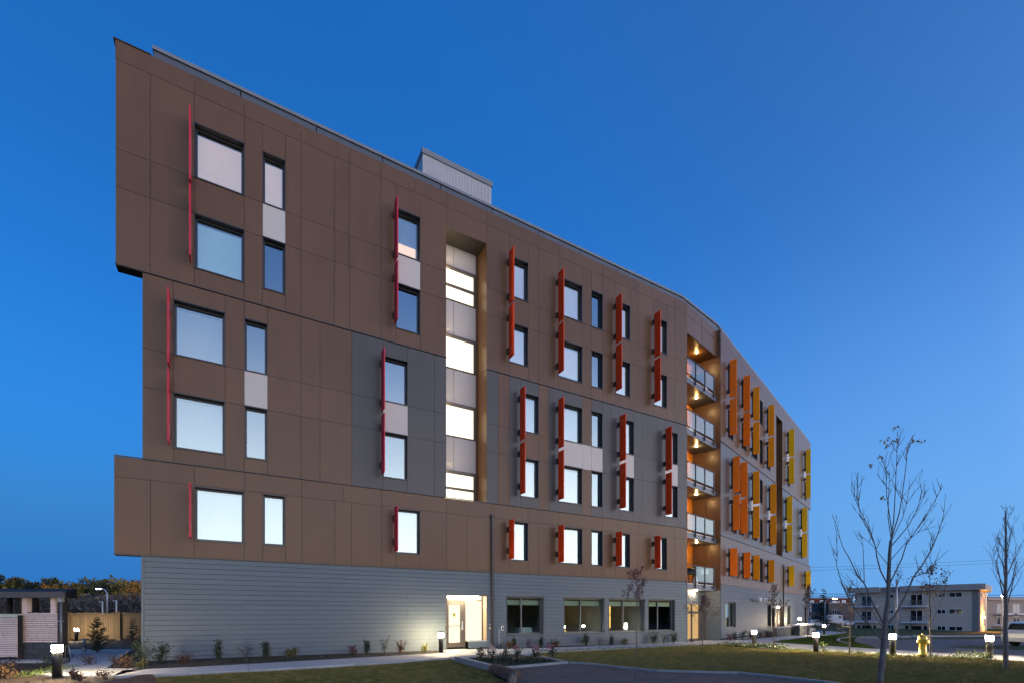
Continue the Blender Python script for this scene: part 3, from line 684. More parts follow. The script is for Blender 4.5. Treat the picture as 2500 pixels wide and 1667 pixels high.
for fz in floors+[18.79]:
    top = fz == 18.79
    z1 = fz if not top else 18.5; z0 = fz-.33 if not top else 18.44
    m = MB(); P = [(RA[0], RA[1]), RB, (RC[0], RC[1]), (Wp(3, -4.2, SWK, 0)[0], Wp(3, -4.2, SWK, 0)[1])]
    if top: P = [Wp(2, 0, .04, 0)[:2], Wp(2, l2, .04, 0)[:2], RC[:2], Wp(3, -4.2, SWK, 0)[:2]]
    m.hexa([q4(p, z0) for p in P]+[q4(p, z1) for p in P])
    if top: build('recess_soffit', m, BROWN, B)
    else:
        slab = build('balcony', m, CAP, B)
        m = MB()
        posts = (1.05, 2.28, 3.55)
        for s_ in posts: m = MB(); pbox(m, 2, s_-.03, s_+.03, -.10, -.03, fz-.22, fz+1.10); build('railing_post', m, BLACKM, slab)
        m = MB(); pbox(m, 2, .0, 3.58, -.095, -.04, fz+1.10, fz+1.135); build('rail', m, BLACKM, slab)
        m = MB(); pbox(m, 2, .0, 3.55, -.085, -.045, fz+.13, fz+.165); build('rail', m, BLACKM, slab)
        m = MB(); pbox(m, 2, .0, 3.55, -.02, .0, fz+.002, fz+.03); build('slab_edge', m, WHT, slab)
        if fz > 3.5:
            for a, b in ((.02, 1.01), (1.09, 2.24), (2.32, 3.46)):
                m = MB(); pbox(m, 2, a, b, -.07, -.06, fz+.17, fz+1.09); build('glass_pane', m, GLASSB, slab)
        else:
            for a, b in ((1.09, 2.24), (2.32, 3.46)):
                m = MB(); pbox(m, 2, a, b, -.07, -.06, fz+.17, fz+1.09); build('glass_pane', m, GLASSD, slab)
    lp = Wp(2, 2.56, .62, z0-.02) if fz > 3.5 else Wp(2, 2.0, .35, z0-.02)
    m = MB(); m.lathe([(.03, -.012), (.055, .0), (.055, .018)], lp, 12); lo = build('soffit_lamp', m, BULB, B)
    ld = bpy.data.lights.new('soffit_light', 'POINT'); ld.energy = 3.6 if fz > 3.5 else 10; ld.color = (1, .56, .17) if fz > 3.5 else (1, .70, .45); ld.shadow_soft_size = .06
    lb = bpy.data.objects.new('soffit_light', ld); COL.objects.link(lb); lb.parent = B; lb.location = Vector(lp)-Vector((0, 0, .09))-Vector(B.location)
for a, b in ((0.0, 1.95), (1.97, l2-.0)):
    m = MB(); pbox(m, 2, a+.01, b-.005, 0, .025, 18.45, 19.50); build('cladding_panel', m, BROWN, B)
    m = MB(); pbox(m, 2, a+.01, b-.005, 0, .025, 19.52, 20.17); build('cladding_panel', m, BROWN, B)
# ground floor of the recess
m = MB(); 
for i in range(19):
    d = 3.03-.178*i; c = d-.178
    if c < -.45: break
    mb = MB(); mb.hexa([Wp(3, -.032, .03, c+.01), Wp(3, -.032, .98, c+.01), Wp(3, .0, .98, c+.01), Wp(3, .0, .03, c+.01), Wp(3, -.018, .03, d), Wp(3, -.018, .98, d), Wp(3, 0, .98, d), Wp(3, 0, .03, d)])
    build('siding_board', mb, SIDING, B)
    if i == 0:
        mb = MB(); pbox(mb, 3, -.03, .0, .03, 1.86, 3.035, 3.375); build('cladding_panel', mb, BROWN, B)
    if d > 2.25:
        mb = MB(); pbox(mb, 3, -4.2, -.03, .985, 1.02, c+.01, d); build('siding_board', mb, SIDING, B)
m = MB()
for a in (-1.05, -2.3, -3.5): pbox(m, 3, a-.06, a+.06, .99, 1.06, -.2, 2.24)
pbox(m, 3, -4.2, -.99, .99, 1.06, 2.16, 2.24); pbox(m, 3, -4.2, -1.11, .99, 1.06, 1.55, 1.70); pbox(m, 3, -4.2, -1.11, .99, 1.06, -.2, -.05)
pbox(m, 3, -.99, -.03, .985, 1.02, -.2, 2.27)
w = build('lobby_door', m, FRAMEB, B)
m = MB(); pbox(m, 3, -4.2, -1.05, 1.07, 1.08, -.05, 2.2); build('lit_pane', m, em('lit_lobby', (1, .62, .26), .075), w)
# penthouse with corrugated sheet
m = MB(); n = 46; sA, sB = 11.1, 15.1; kk = 4.0
for i in range(n):
    u = sA+(sB-sA)*i/n; du = (sB-sA)/n
    for (x0, x1, k0) in ((u, u+du*.5, kk), (u+du*.5, u+du, kk+.03)):
        pbox(m, 1, x0, x1, k0, kk+.06, 20.1, 25.35)
pbox(m, 1, sA, sB, kk+.06, 8.5, 20.1, 25.35)
ph = build('rooftop_penthouse', m, CORR, B)
m = MB(); pbox(m, 1, sA-.05, sB+.05, kk-.05, 8.55, 25.35, 25.62); build('penthouse_cap', m, CAPL, ph)

# ================================================================== GROUND
import bmesh
def sheet(name, poly, dz, mat, cell=2.5, kind='structure', parent=None, fn=None):
    bm = bmesh.new(); vs = [bm.verts.new((x, y, 0)) for x, y in poly]; bm.faces.new(vs); bm.normal_update()
    xs = [p[0] for p in poly]; ys = [p[1] for p in poly]
    for ax, lo, hi in ((0, min(xs), max(xs)), (1, min(ys), max(ys))):
        c = math.floor(lo/cell)*cell+cell
        while c < hi:
            co = (c, 0, 0) if ax == 0 else (0, c, 0); no = (1, 0, 0) if ax == 0 else (0, 1, 0)
            bmesh.ops.bisect_plane(bm, geom=bm.verts[:]+bm.edges[:]+bm.faces[:], plane_co=co, plane_no=no); c += cell
    for v in bm.verts: v.co.z = (fn or G)(v.co.x, v.co.y)+dz
    for f in bm.faces:
        f.normal_update()
        if f.normal.z < 0: f.normal_flip()
    me = bpy.data.meshes.new(name); bm.to_mesh(me); bm.free(); me.materials.append(mat)
    o = bpy.data.objects.new(name, me); COL.objects.link(o)
    if kind: o['kind'] = kind
    if parent: o.parent = parent
    return o
def slab(parent, poly, mat=CONC, t=.14, name='paving_slab', dz=0., inset=.008):
    cx = sum(p[0] for p in poly)/len(poly); cy = sum(p[1] for p in poly)/len(poly)
    pp = []
    for x, y in poly:
        d = math.hypot(x-cx, y-cy); k = 1-inset/d; pp.append((cx+(x-cx)*k, cy+(y-cy)*k))
    a = sum(pp[i][0]*pp[(i+1) % len(pp)][1]-pp[(i+1) % len(pp)][0]*pp[i][1] for i in range(len(pp)))
    if a < 0: pp = pp[::-1]
    m = MB(); n = len(pp)
    vs = [(x, y, G(x, y)+dz-t) for x, y in pp]+[(x, y, G(x, y)+dz) for x, y in pp]
    m.add(vs, [tuple(range(n))[::-1], tuple(range(n, 2*n))]+[(i, (i+1) % n, n+(i+1) % n, n+i) for i in range(n)])
    return build(name, m, mat, parent)
def ipl(tab, s):
    for (a, x), (b, y) in zip(tab[:-1], tab[1:]):
        if s <= b: return x+(y-x)*max(0, (s-a)/(b-a))
    return tab[-1][1]
bigp = [(-400, -60), (400, -60), (400, 700), (-400, 700)]
FARG = blade_mat('far_grass', (.045, .068, .020), (.038, .050, .017), (.065, .06, .022))
sheet('ground', bigp, -.16, FARG, cell=20)
sheet('ground_cover_base', [(-24, 5), (24, 5), (24, 32), (-24, 32)], -.145, GRASSG, cell=3)
NEAR = [(-.04, 4.60), (.77, 4.78), (4.5, 4.71), (7.72, 4.33), (9.51, 3.94), (10.55, 3.62), (13.03, 3.58), (17.69, 3.17), (25.82, 2.49), (27.2, 2.3)]
FAR = [(0, 3.1), (.57, 3.13), (1.9, 3.15), (8.38, 2.27), (9.8, 1.86), (10.35, 1.72), (13.1, .62), (15.5, .74), (19.9, .64), (26.2, .45), (27.2, .4)]
walk = empty('sidewalk', (0, 0, 0), kind='structure')
st = [.0, 1.55, 3.0, 4.5, 5.9, 7.4, 8.9, 10.35]
for a, b in zip(st[:-1], st[1:]): slab(walk, [FS(a, ipl(FAR, a)), FS(b, ipl(FAR, b)), FS(b, ipl(NEAR, b)), FS(a, ipl(NEAR, a))])
slab(walk, [FS(10.36, -.42), FS(11.85, -.42), FS(11.85, 0), FS(13.1, 0), FS(13.1, 3.56), FS(10.36, 3.66)])
st = [13.1, 14.7, 16.3, 17.9, 19.5, 21.1, 22.7, 24.3, 25.9]
for a, b in zip(st[:-1], st[1:]): slab(walk, [FS(a, ipl(FAR, a)), FS(b, ipl(FAR, b)), FS(b, ipl(NEAR, b)), FS(a, ipl(NEAR, a))])
for P in ([(-12.39, 12.44), (-11.22, 12.03), (-9.95, 12.08), (-10.30, 13.62), (-11.56, 13.80), (-13.25, 14.1)],
          [(-13.27, 14.13), (-11.58, 13.83), (-13.75, 16.95), (-15.5, 16.95), (-14.28, 15.63)],
          [(-15.52, 16.98), (-13.77, 16.98), (-16.15, 20.4), (-18.7, 20.0), (-16.2, 17.9)],
          [(-18.75, 20.05), (-16.17, 20.44), (-17.2, 22.0), (-20.5, 21.6)],
          [(-19.5, 15.45), (-14.95, 16.0), (-15.5, 16.93), (-19.5, 16.45)]): slab(walk, P)
plaza = [FS(25.92, ipl(FAR, 25.92)), FS(26.25, -1.4), F3(-2.5, -.9), F3(.1, -.9), F3(.4, .4), F3(2.5, .9), F3(3, 2.9), (15.6, 29.2), (11.95, 26.4), FS(25.92, ipl(NEAR, 25.92))]
slab(walk, plaza)
w2n = [(11.95, 26.35), (11.8, 22.75), (13.15, 20.65), (14.12, 18.4), (15.68, 17.6), (16.9, 15.95), (19.0, 13.6)]
w2f = [(15.6, 29.15), (16.0, 25.8), (17.1, 22.6), (17.3, 19.5), (18.6, 18.1), (20.2, 16.2), (21.5, 14.2)]
for i in range(6): slab(walk, [w2n[i], w2n[i+1], w2f[i+1], w2f[i]])
a = 3.0
while a < 30:
    b = a+1.8; slab(walk, [F3(a, .9), F3(b, .9), F3(b, 2.9), F3(a, 2.9)]); a = b
slab(walk, [F3(30, .9), F3(36, -1.5), F3(40, -4), F3(41, -2.2), F3(37, .6), F3(30, 3.0)])
# beds
sheet('planting_bed', [FS(.05, .02), FS(10.3, .02), FS(10.33, 1.70), FS(9.8, 1.84), FS(8.38, 2.25), FS(1.9, 3.13), FS(.57, 3.11), (-11.5, 13.85), (-16.6, 21.1), (-17.0, 23), (-16.3, 23.2), FS(-.02, .05)], -.02, MULCH, cell=1)
sheet('planting_bed', [FS(13.15, .02), FS(26.2, .02), FS(26.2, .43), FS(19.9, .62), FS(15.5, .72), FS(13.15, .6)], -.02, MULCH, cell=1.5)
sheet('planting_bed', [F3(.1, .02), F3(13.9, .02), F3(13.9, .88), F3(2.6, .88), F3(.5, .4)], -.02, MULCH, cell=1.5)
sheet('planting_bed', [(-24, 6), (-9.3, 6), (-9.0, 11.4), (-9.9, 12.02), (-11.22, 12.0), (-12.41, 12.41), (-14.3, 15.45), (-19.5, 15.4), (-26, 14)], -.03, SOIL, cell=1.2)
sheet('planting_bed', [(-18.8, 20.1), (-16.3, 18.0), (-15.6, 17.0), (-14.4, 16.9), (-15.2, 17.6), (-16.25, 18.0)][0:2]+[(-16.0, 17.75), (-17.2, 18.6), (-22, 20), (-40, 33), (-22, 34), (-17.4, 22.2), (-20.6, 21.7)], -.05, MULCH, cell=3)
LAWNL = [(-8.95, 6), (-8.75, 11.9), FS(.9, 4.80), FS(4.5, 4.73), FS(7.72, 4.35), FS(9.40, 3.98), (-1.9, 16.25), (-.62, 13.5), (-.55, 12.7), (-.12, 11.4), (-.3, 9), (-.5, 6)]
LAWNR = [(1.95, 15.45), (2.55, 14.95), (3.1, 14.15), (3.95, 13.2), (4.9, 12.92), (5.95, 12.74), (6.62, 11.85), (7.15, 11.0), (7.65, 9.5), (8, 6), (22, 6), (18.9, 13.5), (16.88, 15.9), (15.65, 17.57), (14.1, 18.36), (13.1, 20.62), (11.76, 22.72), (11.9, 26.3), FS(25.8, 2.52), FS(17.69, 3.20), FS(13.03, 3.61), (1.0, 17.7)]
sheet('lawn', LAWNL, -.085, GRASSG, cell=1)
sheet('lawn', LAWNR, -.03, GRASSG, cell=1.5)
LAWN3 = [(15.7, 29.3), F3(4, 2.95), F3(30, 2.95), (29.8, 40.6), (26.2, 37.0), (21.3, 30.3), (19.8, 27.1), (17.2, 22.7), (16.1, 25.9)]
sheet('lawn', LAWN3, -.03, FARG, cell=2)
ASP = [(-.55, 13.45), (1.75, 15.25), (2.39, 14.87), (2.98, 14.07), (3.88, 13.06), (4.88, 12.79), (5.88, 12.61), (6.5, 11.8), (7.0, 11.0), (7.5, 9.5), (7.8, 6), (-.45, 6), (-.25, 9), (-.08, 11.4), (-.5, 12.7)]
sheet('asphalt_drive', ASP, -.02, ASPH, cell=1)
LOT = [(17.35, 19.55), (18.62, 18.15), (20.25, 16.25), (21.6, 14.2), (60, 14), (90, 40), (60, 56), (36.5, 42.6), (33, 39.8), (30, 37.3), (26.2, 36.9), (21.4, 30.2), (19.9, 27.0), (17.2, 22.6)]
sheet('parking_lot', LOT, -.06, ROAD, cell=2.5)
def kerb(pts, wdt, top, bot, mat=CURB, name='kerb', parent=None, fn=G):
    m = MB(); P = [Vector((x, y)) for x, y in pts]; n = len(P); off = []
    for i in range(n):
        d = (P[min(i+1, n-1)]-P[max(i-1, 0)]).normalized(); off.append(Vector((-d.y, d.x))*wdt/2)
    for i in range(n-1):
        q = [P[i]-off[i], P[i+1]-off[i+1], P[i+1]+off[i+1], P[i]+off[i]]
        m.hexa([(v.x, v.y, fn(v.x, v.y)+bot) for v in q]+[(v.x, v.y, fn(v.x, v.y)+top) for v in q])
    return build(name, m, mat, parent)
tag(kerb([(1.80, 15.30), (2.45, 14.93), (3.02, 14.12), (3.92, 13.12), (4.89, 12.86), (5.92, 12.68), (6.57, 11.83), (7.09, 11.0), (7.57, 9.5), (7.9, 6)], .11, .03, -.1), kind='structure')
tag(kerb([(60, 58), (36.5, 44.2), (33, 41.2), (30.2, 38.9), (27, 38.3), (23, 34), (20.6, 30.6), (19.0, 27.2)][1:], .14, .05, -.1), kind='structure')
tag(kerb([(90, 42), (60, 57.5), (45, 50.5), (36.6, 44.3)], .25, .07, -.1), kind='structure')
# raised concrete planter
pl_ = empty('concrete_planter', (.3, 15.2, 0), 'low concrete edged triangular planter with pink hydrangeas by the lit doorway', 'planter')
m = MB()
kerb([(-1.86, 16.35), (-.52, 13.52)], .16, .11, -.3, name='planter_wall', parent=pl_)
kerb([(-.50, 13.56), (1.72, 15.27)], .14, .045, -.2, name='planter_wall', parent=pl_)
kerb([(1.72, 15.30), (.92, 17.6)], .12, .045, -.2, name='planter_wall', parent=pl_)
sheet('planter_soil', [(-1.8, 16.6), (-.5, 13.65), (1.66, 15.3), (.9, 17.6), (.0, 18.6)], .0, MULCH, cell=.8, kind=None).parent = pl_
bpy.context.view_layer.update()
for c_ in pl_.children:
    if c_.name.startswith('planter_soil'): c_.location = -Vector(pl_.location)

# grass blades on the lawns (too many to count)
def inpoly(x, y, poly):
    c = False; n = len(poly)
    for i in range(n):
        x1, y1 = poly[i]; x2, y2 = poly[(i+1) % n]
        if (y1 > y) != (y2 > y) and x < (x2-x1)*(y-y1)/(y2-y1)+x1: c = not c
    return c
def blades(name, poly, n, h, dz, mat, seed, label, ymin=10.2, ymax=28, bias=1.0, w=.006):
    rg = np.random.default_rng(seed)
    xs = np.array([p[0] for p in poly]); ys = np.array([p[1] for p in poly])
    X = rg.uniform(xs.min(), xs.max(), n*6); u = rg.uniform(0, 1, n*6)**bias; Y = max(ymin, ys.min())+u*(min(ymax, ys.max())-max(ymin, ys.min()))
    ins = np.zeros(len(X), bool); k = len(poly)
    for i in range(k):
        x1, y1 = poly[i]; x2, y2 = poly[(i+1) % k]
        if y1 == y2: continue
        c = ((y1 > Y) != (y2 > Y)) & (X < (x2-x1)*(Y-y1)/(y2-y1)+x1); ins ^= c
    keep = ins & (np.abs(X) < Y*1.12+.5); X = X[keep][:n]; Y = Y[keep][:n]; n = len(X)
    q = (X-13.69)*.744-(Y-31.69)*.668
    def smn(a, b, x): t = np.clip((x-a)/(b-a), 0, 1); return t*t*(3-2*t)
    Zb = -.0143*np.maximum(0, Y-18)-.5*smn(18, 34, Y)*smn(6, 14, q)+dz
    patch = .6+.5*np.sin(X*1.7+np.sin(Y*2.3))*np.sin(Y*1.3+np.cos(X*1.1))
    hh = h*(.45+rg.random(n)*.8)*(.65+.5*patch); a = rg.uniform(0, 2*math.pi, n); lx = rg.normal(0, .6, n)*hh; ly = rg.normal(0, .6, n)*hh
    V = np.empty((n, 3, 3), np.float32)
    V[:, 0] = np.stack([X-np.cos(a)*w, Y-np.sin(a)*w, Zb], 1); V[:, 1] = np.stack([X+np.cos(a)*w, Y+np.sin(a)*w, Zb], 1); V[:, 2] = np.stack([X+lx, Y+ly, Zb+hh], 1)
    me = bpy.data.meshes.new(name); me.vertices.add(n*3); me.vertices.foreach_set('co', V.ravel())
    me.loops.add(n*3); me.loops.foreach_set('vertex_index', np.arange(n*3, dtype=np.int32))
    me.polygons.add(n); me.polygons.foreach_set('loop_start', np.arange(0, n*3, 3, dtype=np.int32)); me.polygons.foreach_set('loop_total', np.full(n, 3, np.int32))
    me.update(); me.validate(); me.materials.append(mat)
    o = bpy.data.objects.new(name, me); COL.objects.link(o); return tag(o, label, 'grass', kind='stuff')
blades('grass', LAWNL, 150000, .045, -.085, BLADE, 1, 'short browning lawn in front of the grey siding, left of the planter', bias=1.25)
blades('grass', LAWNR, 230000, .045, -.03, BLADE, 2, 'short browning lawn between the sidewalk and the asphalt drive', bias=1.35)
blades('grass', LAWN3, 60000, .06, -.03, BLADEG, 3, 'green grass strip between the far sidewalk and the parking lot', ymin=22, ymax=42, w=.012)

# ================================================================== PLANTS
def shrub(x, y, h, w, leaf, label, n=260, size=.05, shape='oval', seed=0, stems=7, cat='shrub', group='shrubs in the planting beds', name='shrub', stem_mat=None, z=None, aspect=.55):
    rg = random.Random(seed*97+3); z0 = G(x, y)-.03 if z is None else z
    t = empty(name, (x, y, z0), label, cat, group)
    sm_ = MB(); tips = []
    for i in range(stems):
        a = rg.uniform(0, 6.28); r = w*.5*rg.uniform(.1, .9); hh = h*rg.uniform(.6, .98)
        if shape == 'column': r *= .6
        p0 = Vector((x+rg.gauss(0, .02), y+rg.gauss(0, .02), z0)); p2 = Vector((x+math.cos(a)*r, y+math.sin(a)*r, z0+hh))
        p1 = p0.lerp(p2, .5)+Vector((-math.cos(a), -math.sin(a), 0))*r*.15
        sm_.tube([p0, p1, p2], [.008, .006, .003], 4); tips += [(p0, p1, p2)]
    build('stem', sm_, stem_mat or BARKD, t)
    f = MB()
    for i in range(n):
        p0, p1, p2 = rg.choice(tips); u = rg.uniform(.22, 1.05) if shape != 'sparse' else rg.uniform(.4, 1.08)
        c = p0.lerp(p1, u*2) if u < .5 else p1.lerp(p2, u*2-1)
        sp = w*(.16 if shape == 'oval' else .12 if shape == 'column' else .14)*(1.25-.6*u)
        c = c+Vector((rg.gauss(0, sp), rg.gauss(0, sp), rg.gauss(0, sp*.7)))
        if c.z < z0+.01: c.z = z0+.02
        f.leaf(c, size*rg.uniform(.6, 1.3), rg, aspect=aspect)
    build('foliage', f, leaf, t)
    return t
SH = [  # s, q, h, w, leaf, n, shape, label (bed along the left half)
 (.61, 1.0, .62, .42, LGRN, 330, 'oval', 'dark green evergreen shrub nearest the left corner of the building'),
 (1.25, 1.3, .28, .45, LBRN, 200, 'oval', 'low rust brown shrub right of the corner evergreen'),
 (2.18, .9, .64, .36, LGRN, 330, 'column', 'dark upright evergreen near the left end of the siding, beside a sparse grey shrub'),
 (3.01, 1.0, .54, .42, LGRY, 130, 'sparse', 'sparse grey green shrub between two dark evergreens on the left'),
 (3.62, .9, .60, .36, LGRN, 330, 'column', 'dark upright evergreen left of the round olive shrub'),
 (4.38, 1.0, .32, .46, LOLV, 300, 'oval', 'low round olive shrub alone in the middle of the left bed'),
 (6.57, 1.0, .34, .34, LRED, 170, 'oval', 'small burgundy shrub at the start of the row of four left of the door'),
 (7.13, .9, .66, .34, LGRN, 330, 'column', 'tall dark evergreen right of the small burgundy shrub'),
 (7.80, .9, .74, .34, LGRY, 130, 'sparse', 'tallest sparse grey green shrub left of the door'),
 (8.48, .8, .50, .34, LBRN, 260, 'oval', 'brownish upright shrub next to the tallest sparse one'),
 (9.43, .9, .36, .30, LYEL, 170, 'oval', 'small yellow green shrub beside the lit bollard at the door'),
 (13.30, .40, .28, .26, LGRY, 90, 'sparse', 'small grey shrub right beside the downpipe'),
 (13.73, .42, .38, .40, LBRN, 240, 'oval', 'low brown shrub under the left end of the first ground floor window'),
 (14.03, .36, .58, .30, LGRN, 330, 'column', 'dark evergreen under the first ground floor window, left one'),
 (14.80, .38, .46, .30, LRED, 110, 'sparse', 'sparse reddish shrub under the middle of the first ground floor window'),
 (15.52, .38, .55, .32, LGRN, 330, 'column', 'dark evergreen under the right end of the first ground floor window'),
 (16.38, .42, .32, .50, LBRN, 260, 'oval', 'low brown shrub between the first and second ground floor windows'),
 (18.26, .42, .70, .46, LGRN, 420, 'oval', 'large dark green shrub under the second ground floor window'),
 (19.17, .38, .46, .34, LRED, 100, 'sparse', 'sparse reddish shrub under the right end of the second ground floor window'),
 (19.98, .38, .56, .34, LGRN, 330, 'column', 'dark evergreen between the second and third ground floor windows'),
 (20.90, .40, .36, .46, LOLV, 260, 'oval', 'low olive shrub under the third ground floor window'),
 (23.07, .38, .70, .44, LGRN, 420, 'oval', 'full green shrub under the left edge of the fourth ground floor window'),
 (23.85, .38, .64, .34, LGRY, 130, 'sparse', 'thin grey green shrub under the middle of the fourth ground floor window'),
 (24.68, .38, .62, .42, LGRN, 400, 'oval', 'full green shrub at the right edge of the fourth ground floor window')]
for i, (s, q, h, w, lf, n, shp, lab) in enumerate(SH):
    x, y = FS(s, q); shrub(x, y, h*1.06, w*1.35, lf, lab, int(n*1.5), .062 if shp != 'sparse' else .05, shp, i)
for i, (s, h, w, lf, n, lab) in enumerate([(.25, .55, .5, LRED, 240, 'dark reddish shrub at the left of the narrow lit window past the balconies'),
      (1.2, .58, .45, LGRN, 260, 'green shrub below the narrow lit window past the balconies'), (2.8, .66, .6, LGRN, 300, 'broad green shrub right of the narrow lit window past the balconies'),
      (4.68, .6, .5, LRED, 240, 'dark red shrub in front of the siding below the twin vent hoods'), (7.0, .42, .9, LMUTE, 300, 'low dusky spreading shrub beneath the vent hoods'), (9.28, .5, .7, LBRN, 260, 'low brown shrub at the left end of the stone planter')]):
    x, y = F3(s, .5); shrub(x, y, h, w, lf, lab, n, .07, 'oval', 40+i)
for i, (x, y, h, w, lf, n, shp, lab) in enumerate([
      (-11.75, 14.25, .36, .36, LMUTE, 130, 'sparse', 'sparse purplish shrub at the tip of the bed beside the left path'),
      (-11.35, 14.05, .30, .5, LMUTE, 260, 'oval', 'low dusky shrub second from the tip of the corner bed'),
      (-10.95, 14.3, .80, .75, LGRN, 800, 'oval', 'big dark green shrub against the left corner of the siding'),
      (-11.1, 13.95, .42, .5, LBRN, 300, 'oval', 'brown leafy shrub in front of the big corner shrub'),
      (-10.50, 13.65, .24, .5, LOLV, 300, 'oval', 'low yellowing shrub at the foot of the corner trim'),
      (-12.35, 11.75, .30, .65, LBRN, 420, 'oval', 'rounded rust red shrub at the bottom left edge of the picture'),
      (-14.3, 13.8, .30, .7, LMUTE, 260, 'oval', 'dusky spreading plant before the left slatted gate'),
      (-13.2, 12.4, .22, .8, LGRN, 340, 'oval', 'low dark green ground plant left of the front bollard'),
      (-13.75, 14.35, .30, .8, LGRN, 340, 'oval', 'low dark green plant under the block wall of the shelter'),
      (-12.9, 14.75, .32, .6, LMUTE, 260, 'oval', 'dusky plant just behind the front bollard'),
      (-10.55, 11.62, .24, .30, LBRN, 120, 'sparse', 'small brown leafed plant just right of the front bollard'),
      (-10.15, 11.35, .20, .34, LBRN, 130, 'sparse', 'middle one of three small brown plants before the left path'),
      (-9.68, 11.5, .28, .44, LBRN, 200, 'sparse', 'largest of three small brown plants before the left path'),
      (10.84, 29.1, .24, .4, LGRN, 160, 'oval', 'small green plant at the corner before the recessed lobby door'),
      (-18.9, 18.4, .35, .9, LMUTE, 260, 'oval', 'dark low plant behind the slatted shelter'),
      (-16.9, 22.6, .5, .8, LGRN, 300, 'oval', 'dark plant behind the building corner beside the path'),
      (12.87, 20.0, .42, .36, LCOV, 220, 'oval', 'leafy green plant lit by the bollard right of the big lawn'),
      (15.9, 17.0, .20, .9, LCOV, 420, 'oval', 'bright low plant left of the far right bollard'),
      (16.25, 16.7, .22, .8, LCOV, 420, 'oval', 'bright low plant at the foot of the far right bollard'),
      (13.6, 18.9, .16, .3, LCOV, 120, 'oval', 'tiny green plant on the lawn edge left of the big bare tree')]):
    shrub(x, y, h, w, lf, lab, n, .05, shp, 60+i)
# hydrangeas
for i, (x, y, h, lf, lab) in enumerate([(-1.05, 16.6, .36, LBRN, 'brown hydrangea at the left end of the concrete planter'), (-.66, 16.4, .48, LWHT, 'cream flowered hydrangea left of the planter middle'),
      (-.2, 16.3, .36, LMUTE, 'dusky hydrangea in the middle of the planter, almost without blooms'), (.17, 16.6, .52, LPINK, 'tall pink hydrangea right of the planter middle'),
      (.80, 16.75, .50, LPINK, 'deep pink hydrangea near the right end of the planter'), (1.42, 16.9, .46, LPINK, 'pink and white hydrangea just outside the planter on the right')]):
    t = shrub(x, y, h*.75, .5, LGRN if i else LOLV, lab, 220, .06, 'oval', 90+i, name='hydrangea', cat='flower', group='hydrangeas at the planter', z=.02)
    rg = random.Random(i+5); f = MB()
    for k in range(5 if i not in (2,) else 2):
        a = rg.uniform(0, 6.28); r = .20*rg.random(); c = Vector((x+math.cos(a)*r, y+math.sin(a)*r, .02+h*rg.uniform(.62, .95)))
        for j in range(46):
            d = Vector((rg.gauss(0, 1), rg.gauss(0, 1), rg.gauss(0, 1.3))).normalized()
            f.leaf(c+d*.055*rg.random()**.3*Vector((1, 1, 1.5)).length/1.7, .032, rg, aspect=.9)
    build('bloom', f, lf, t)['kind'] = 'stuff'
# low ground cover (uncountable)
def cover(name, pts, n, mat, h, label, seed, size=.06):
    rg = random.Random(seed); f = MB()
    for i in range(n):
        x, y, r = rg.choice(pts); a = rg.uniform(0, 6.28); d = r*math.sqrt(rg.random()); x += math.cos(a)*d; y += math.sin(a)*d
        f.leaf((x, y, G(x, y)-.02+h*rg.random()*(1.1-d/r*.6)), size*rg.uniform(.6, 1.4), rg, flat=.3)
    return tag(build(name, f, mat), label, 'ground cover', kind='stuff')
cover('ground_cover', [(10.9+.22*i, 24.7-.23*i, .42) for i in range(9)], 2600, LCOV, .28, 'bright green ground cover lit along the lawn edge by the bollards', 5)
cover('ground_cover', [(11.9+.14*i, 22.0-.30*i, .25) for i in range(6)]+[(13.2+.2*i, 20.2-.42*i, .2) for i in range(6)]+[(14.6+.35*i, 17.9-.25*i, .25) for i in range(5)], 2600, LCOV, .12, 'thin green weeds along the lit edge of the lawn', 6, .045)
cover('ground_cover', [(-1.1+.25*i, 15.9-.05*i, .5) for i in range(9)]+[(-.4, 14.4, .5), (.3, 15, .5)], 2400, LGRN, .16, 'dark green ground cover filling the concrete planter', 7)
cover('ground_cover', [FS(2.4+.35*i, 1.9) + (.3,) for i in range(9)], 700, LGRN, .08, 'low green ground cover in the mulch beside the left sidewalk', 8, .04)
cover('ground_cover', [FS(s_, 3.5-.03*s_) + (.25,) for s_ in np.arange(14, 25.5, .6)], 1500, LCOV, .10, 'weedy green fringe along the sidewalk edge of the big lawn', 9, .05)
cover('ground_cover', [(-12.2-.1*i, 12.1+.25*i, .35) for i in range(9)], 1100, LCOV, .10, 'pale lit ground cover by the front left bollard', 10, .04)

# trees ---------------------------------------------------------------
def grow(mb, p, d, ln, r, depth, rg, tips, spread=.55, up=.25, seg=5, kids=3, minr=.003):
    pts = [Vector(p)]; rad = [r]; dd = Vector(d).normalized()
    for i in range(seg):
        dd = (dd+Vector((rg.gauss(0, .07), rg.gauss(0, .07), up*.16))).normalized()
        pts.append(pts[-1]+dd*ln/seg); rad.append(max(minr, r*(1-.72*(i+1)/seg)))
    mb.tube(pts, rad, 6 if r > .02 else 4)
    tips.append((pts[-1], dd))
    if depth <= 0: return
    for k in range(kids):
        u = rg.uniform(.30, .92); i = min(seg-1, int(u*seg)); q = pts[i].lerp(pts[i+1], u*seg-i)
        side = Vector((rg.gauss(0, 1), rg.gauss(0, 1), rg.gauss(0, .3))).normalized()
        nd_ = (dd*(1-spread*.5)+side*spread+Vector((0, 0, up))).normalized()
        grow(mb, q, nd_, ln*rg.uniform(.45, .68), rad[i]*.55, depth-1, rg, tips, spread, up, max(3, seg-1), max(2, kids-1), minr)
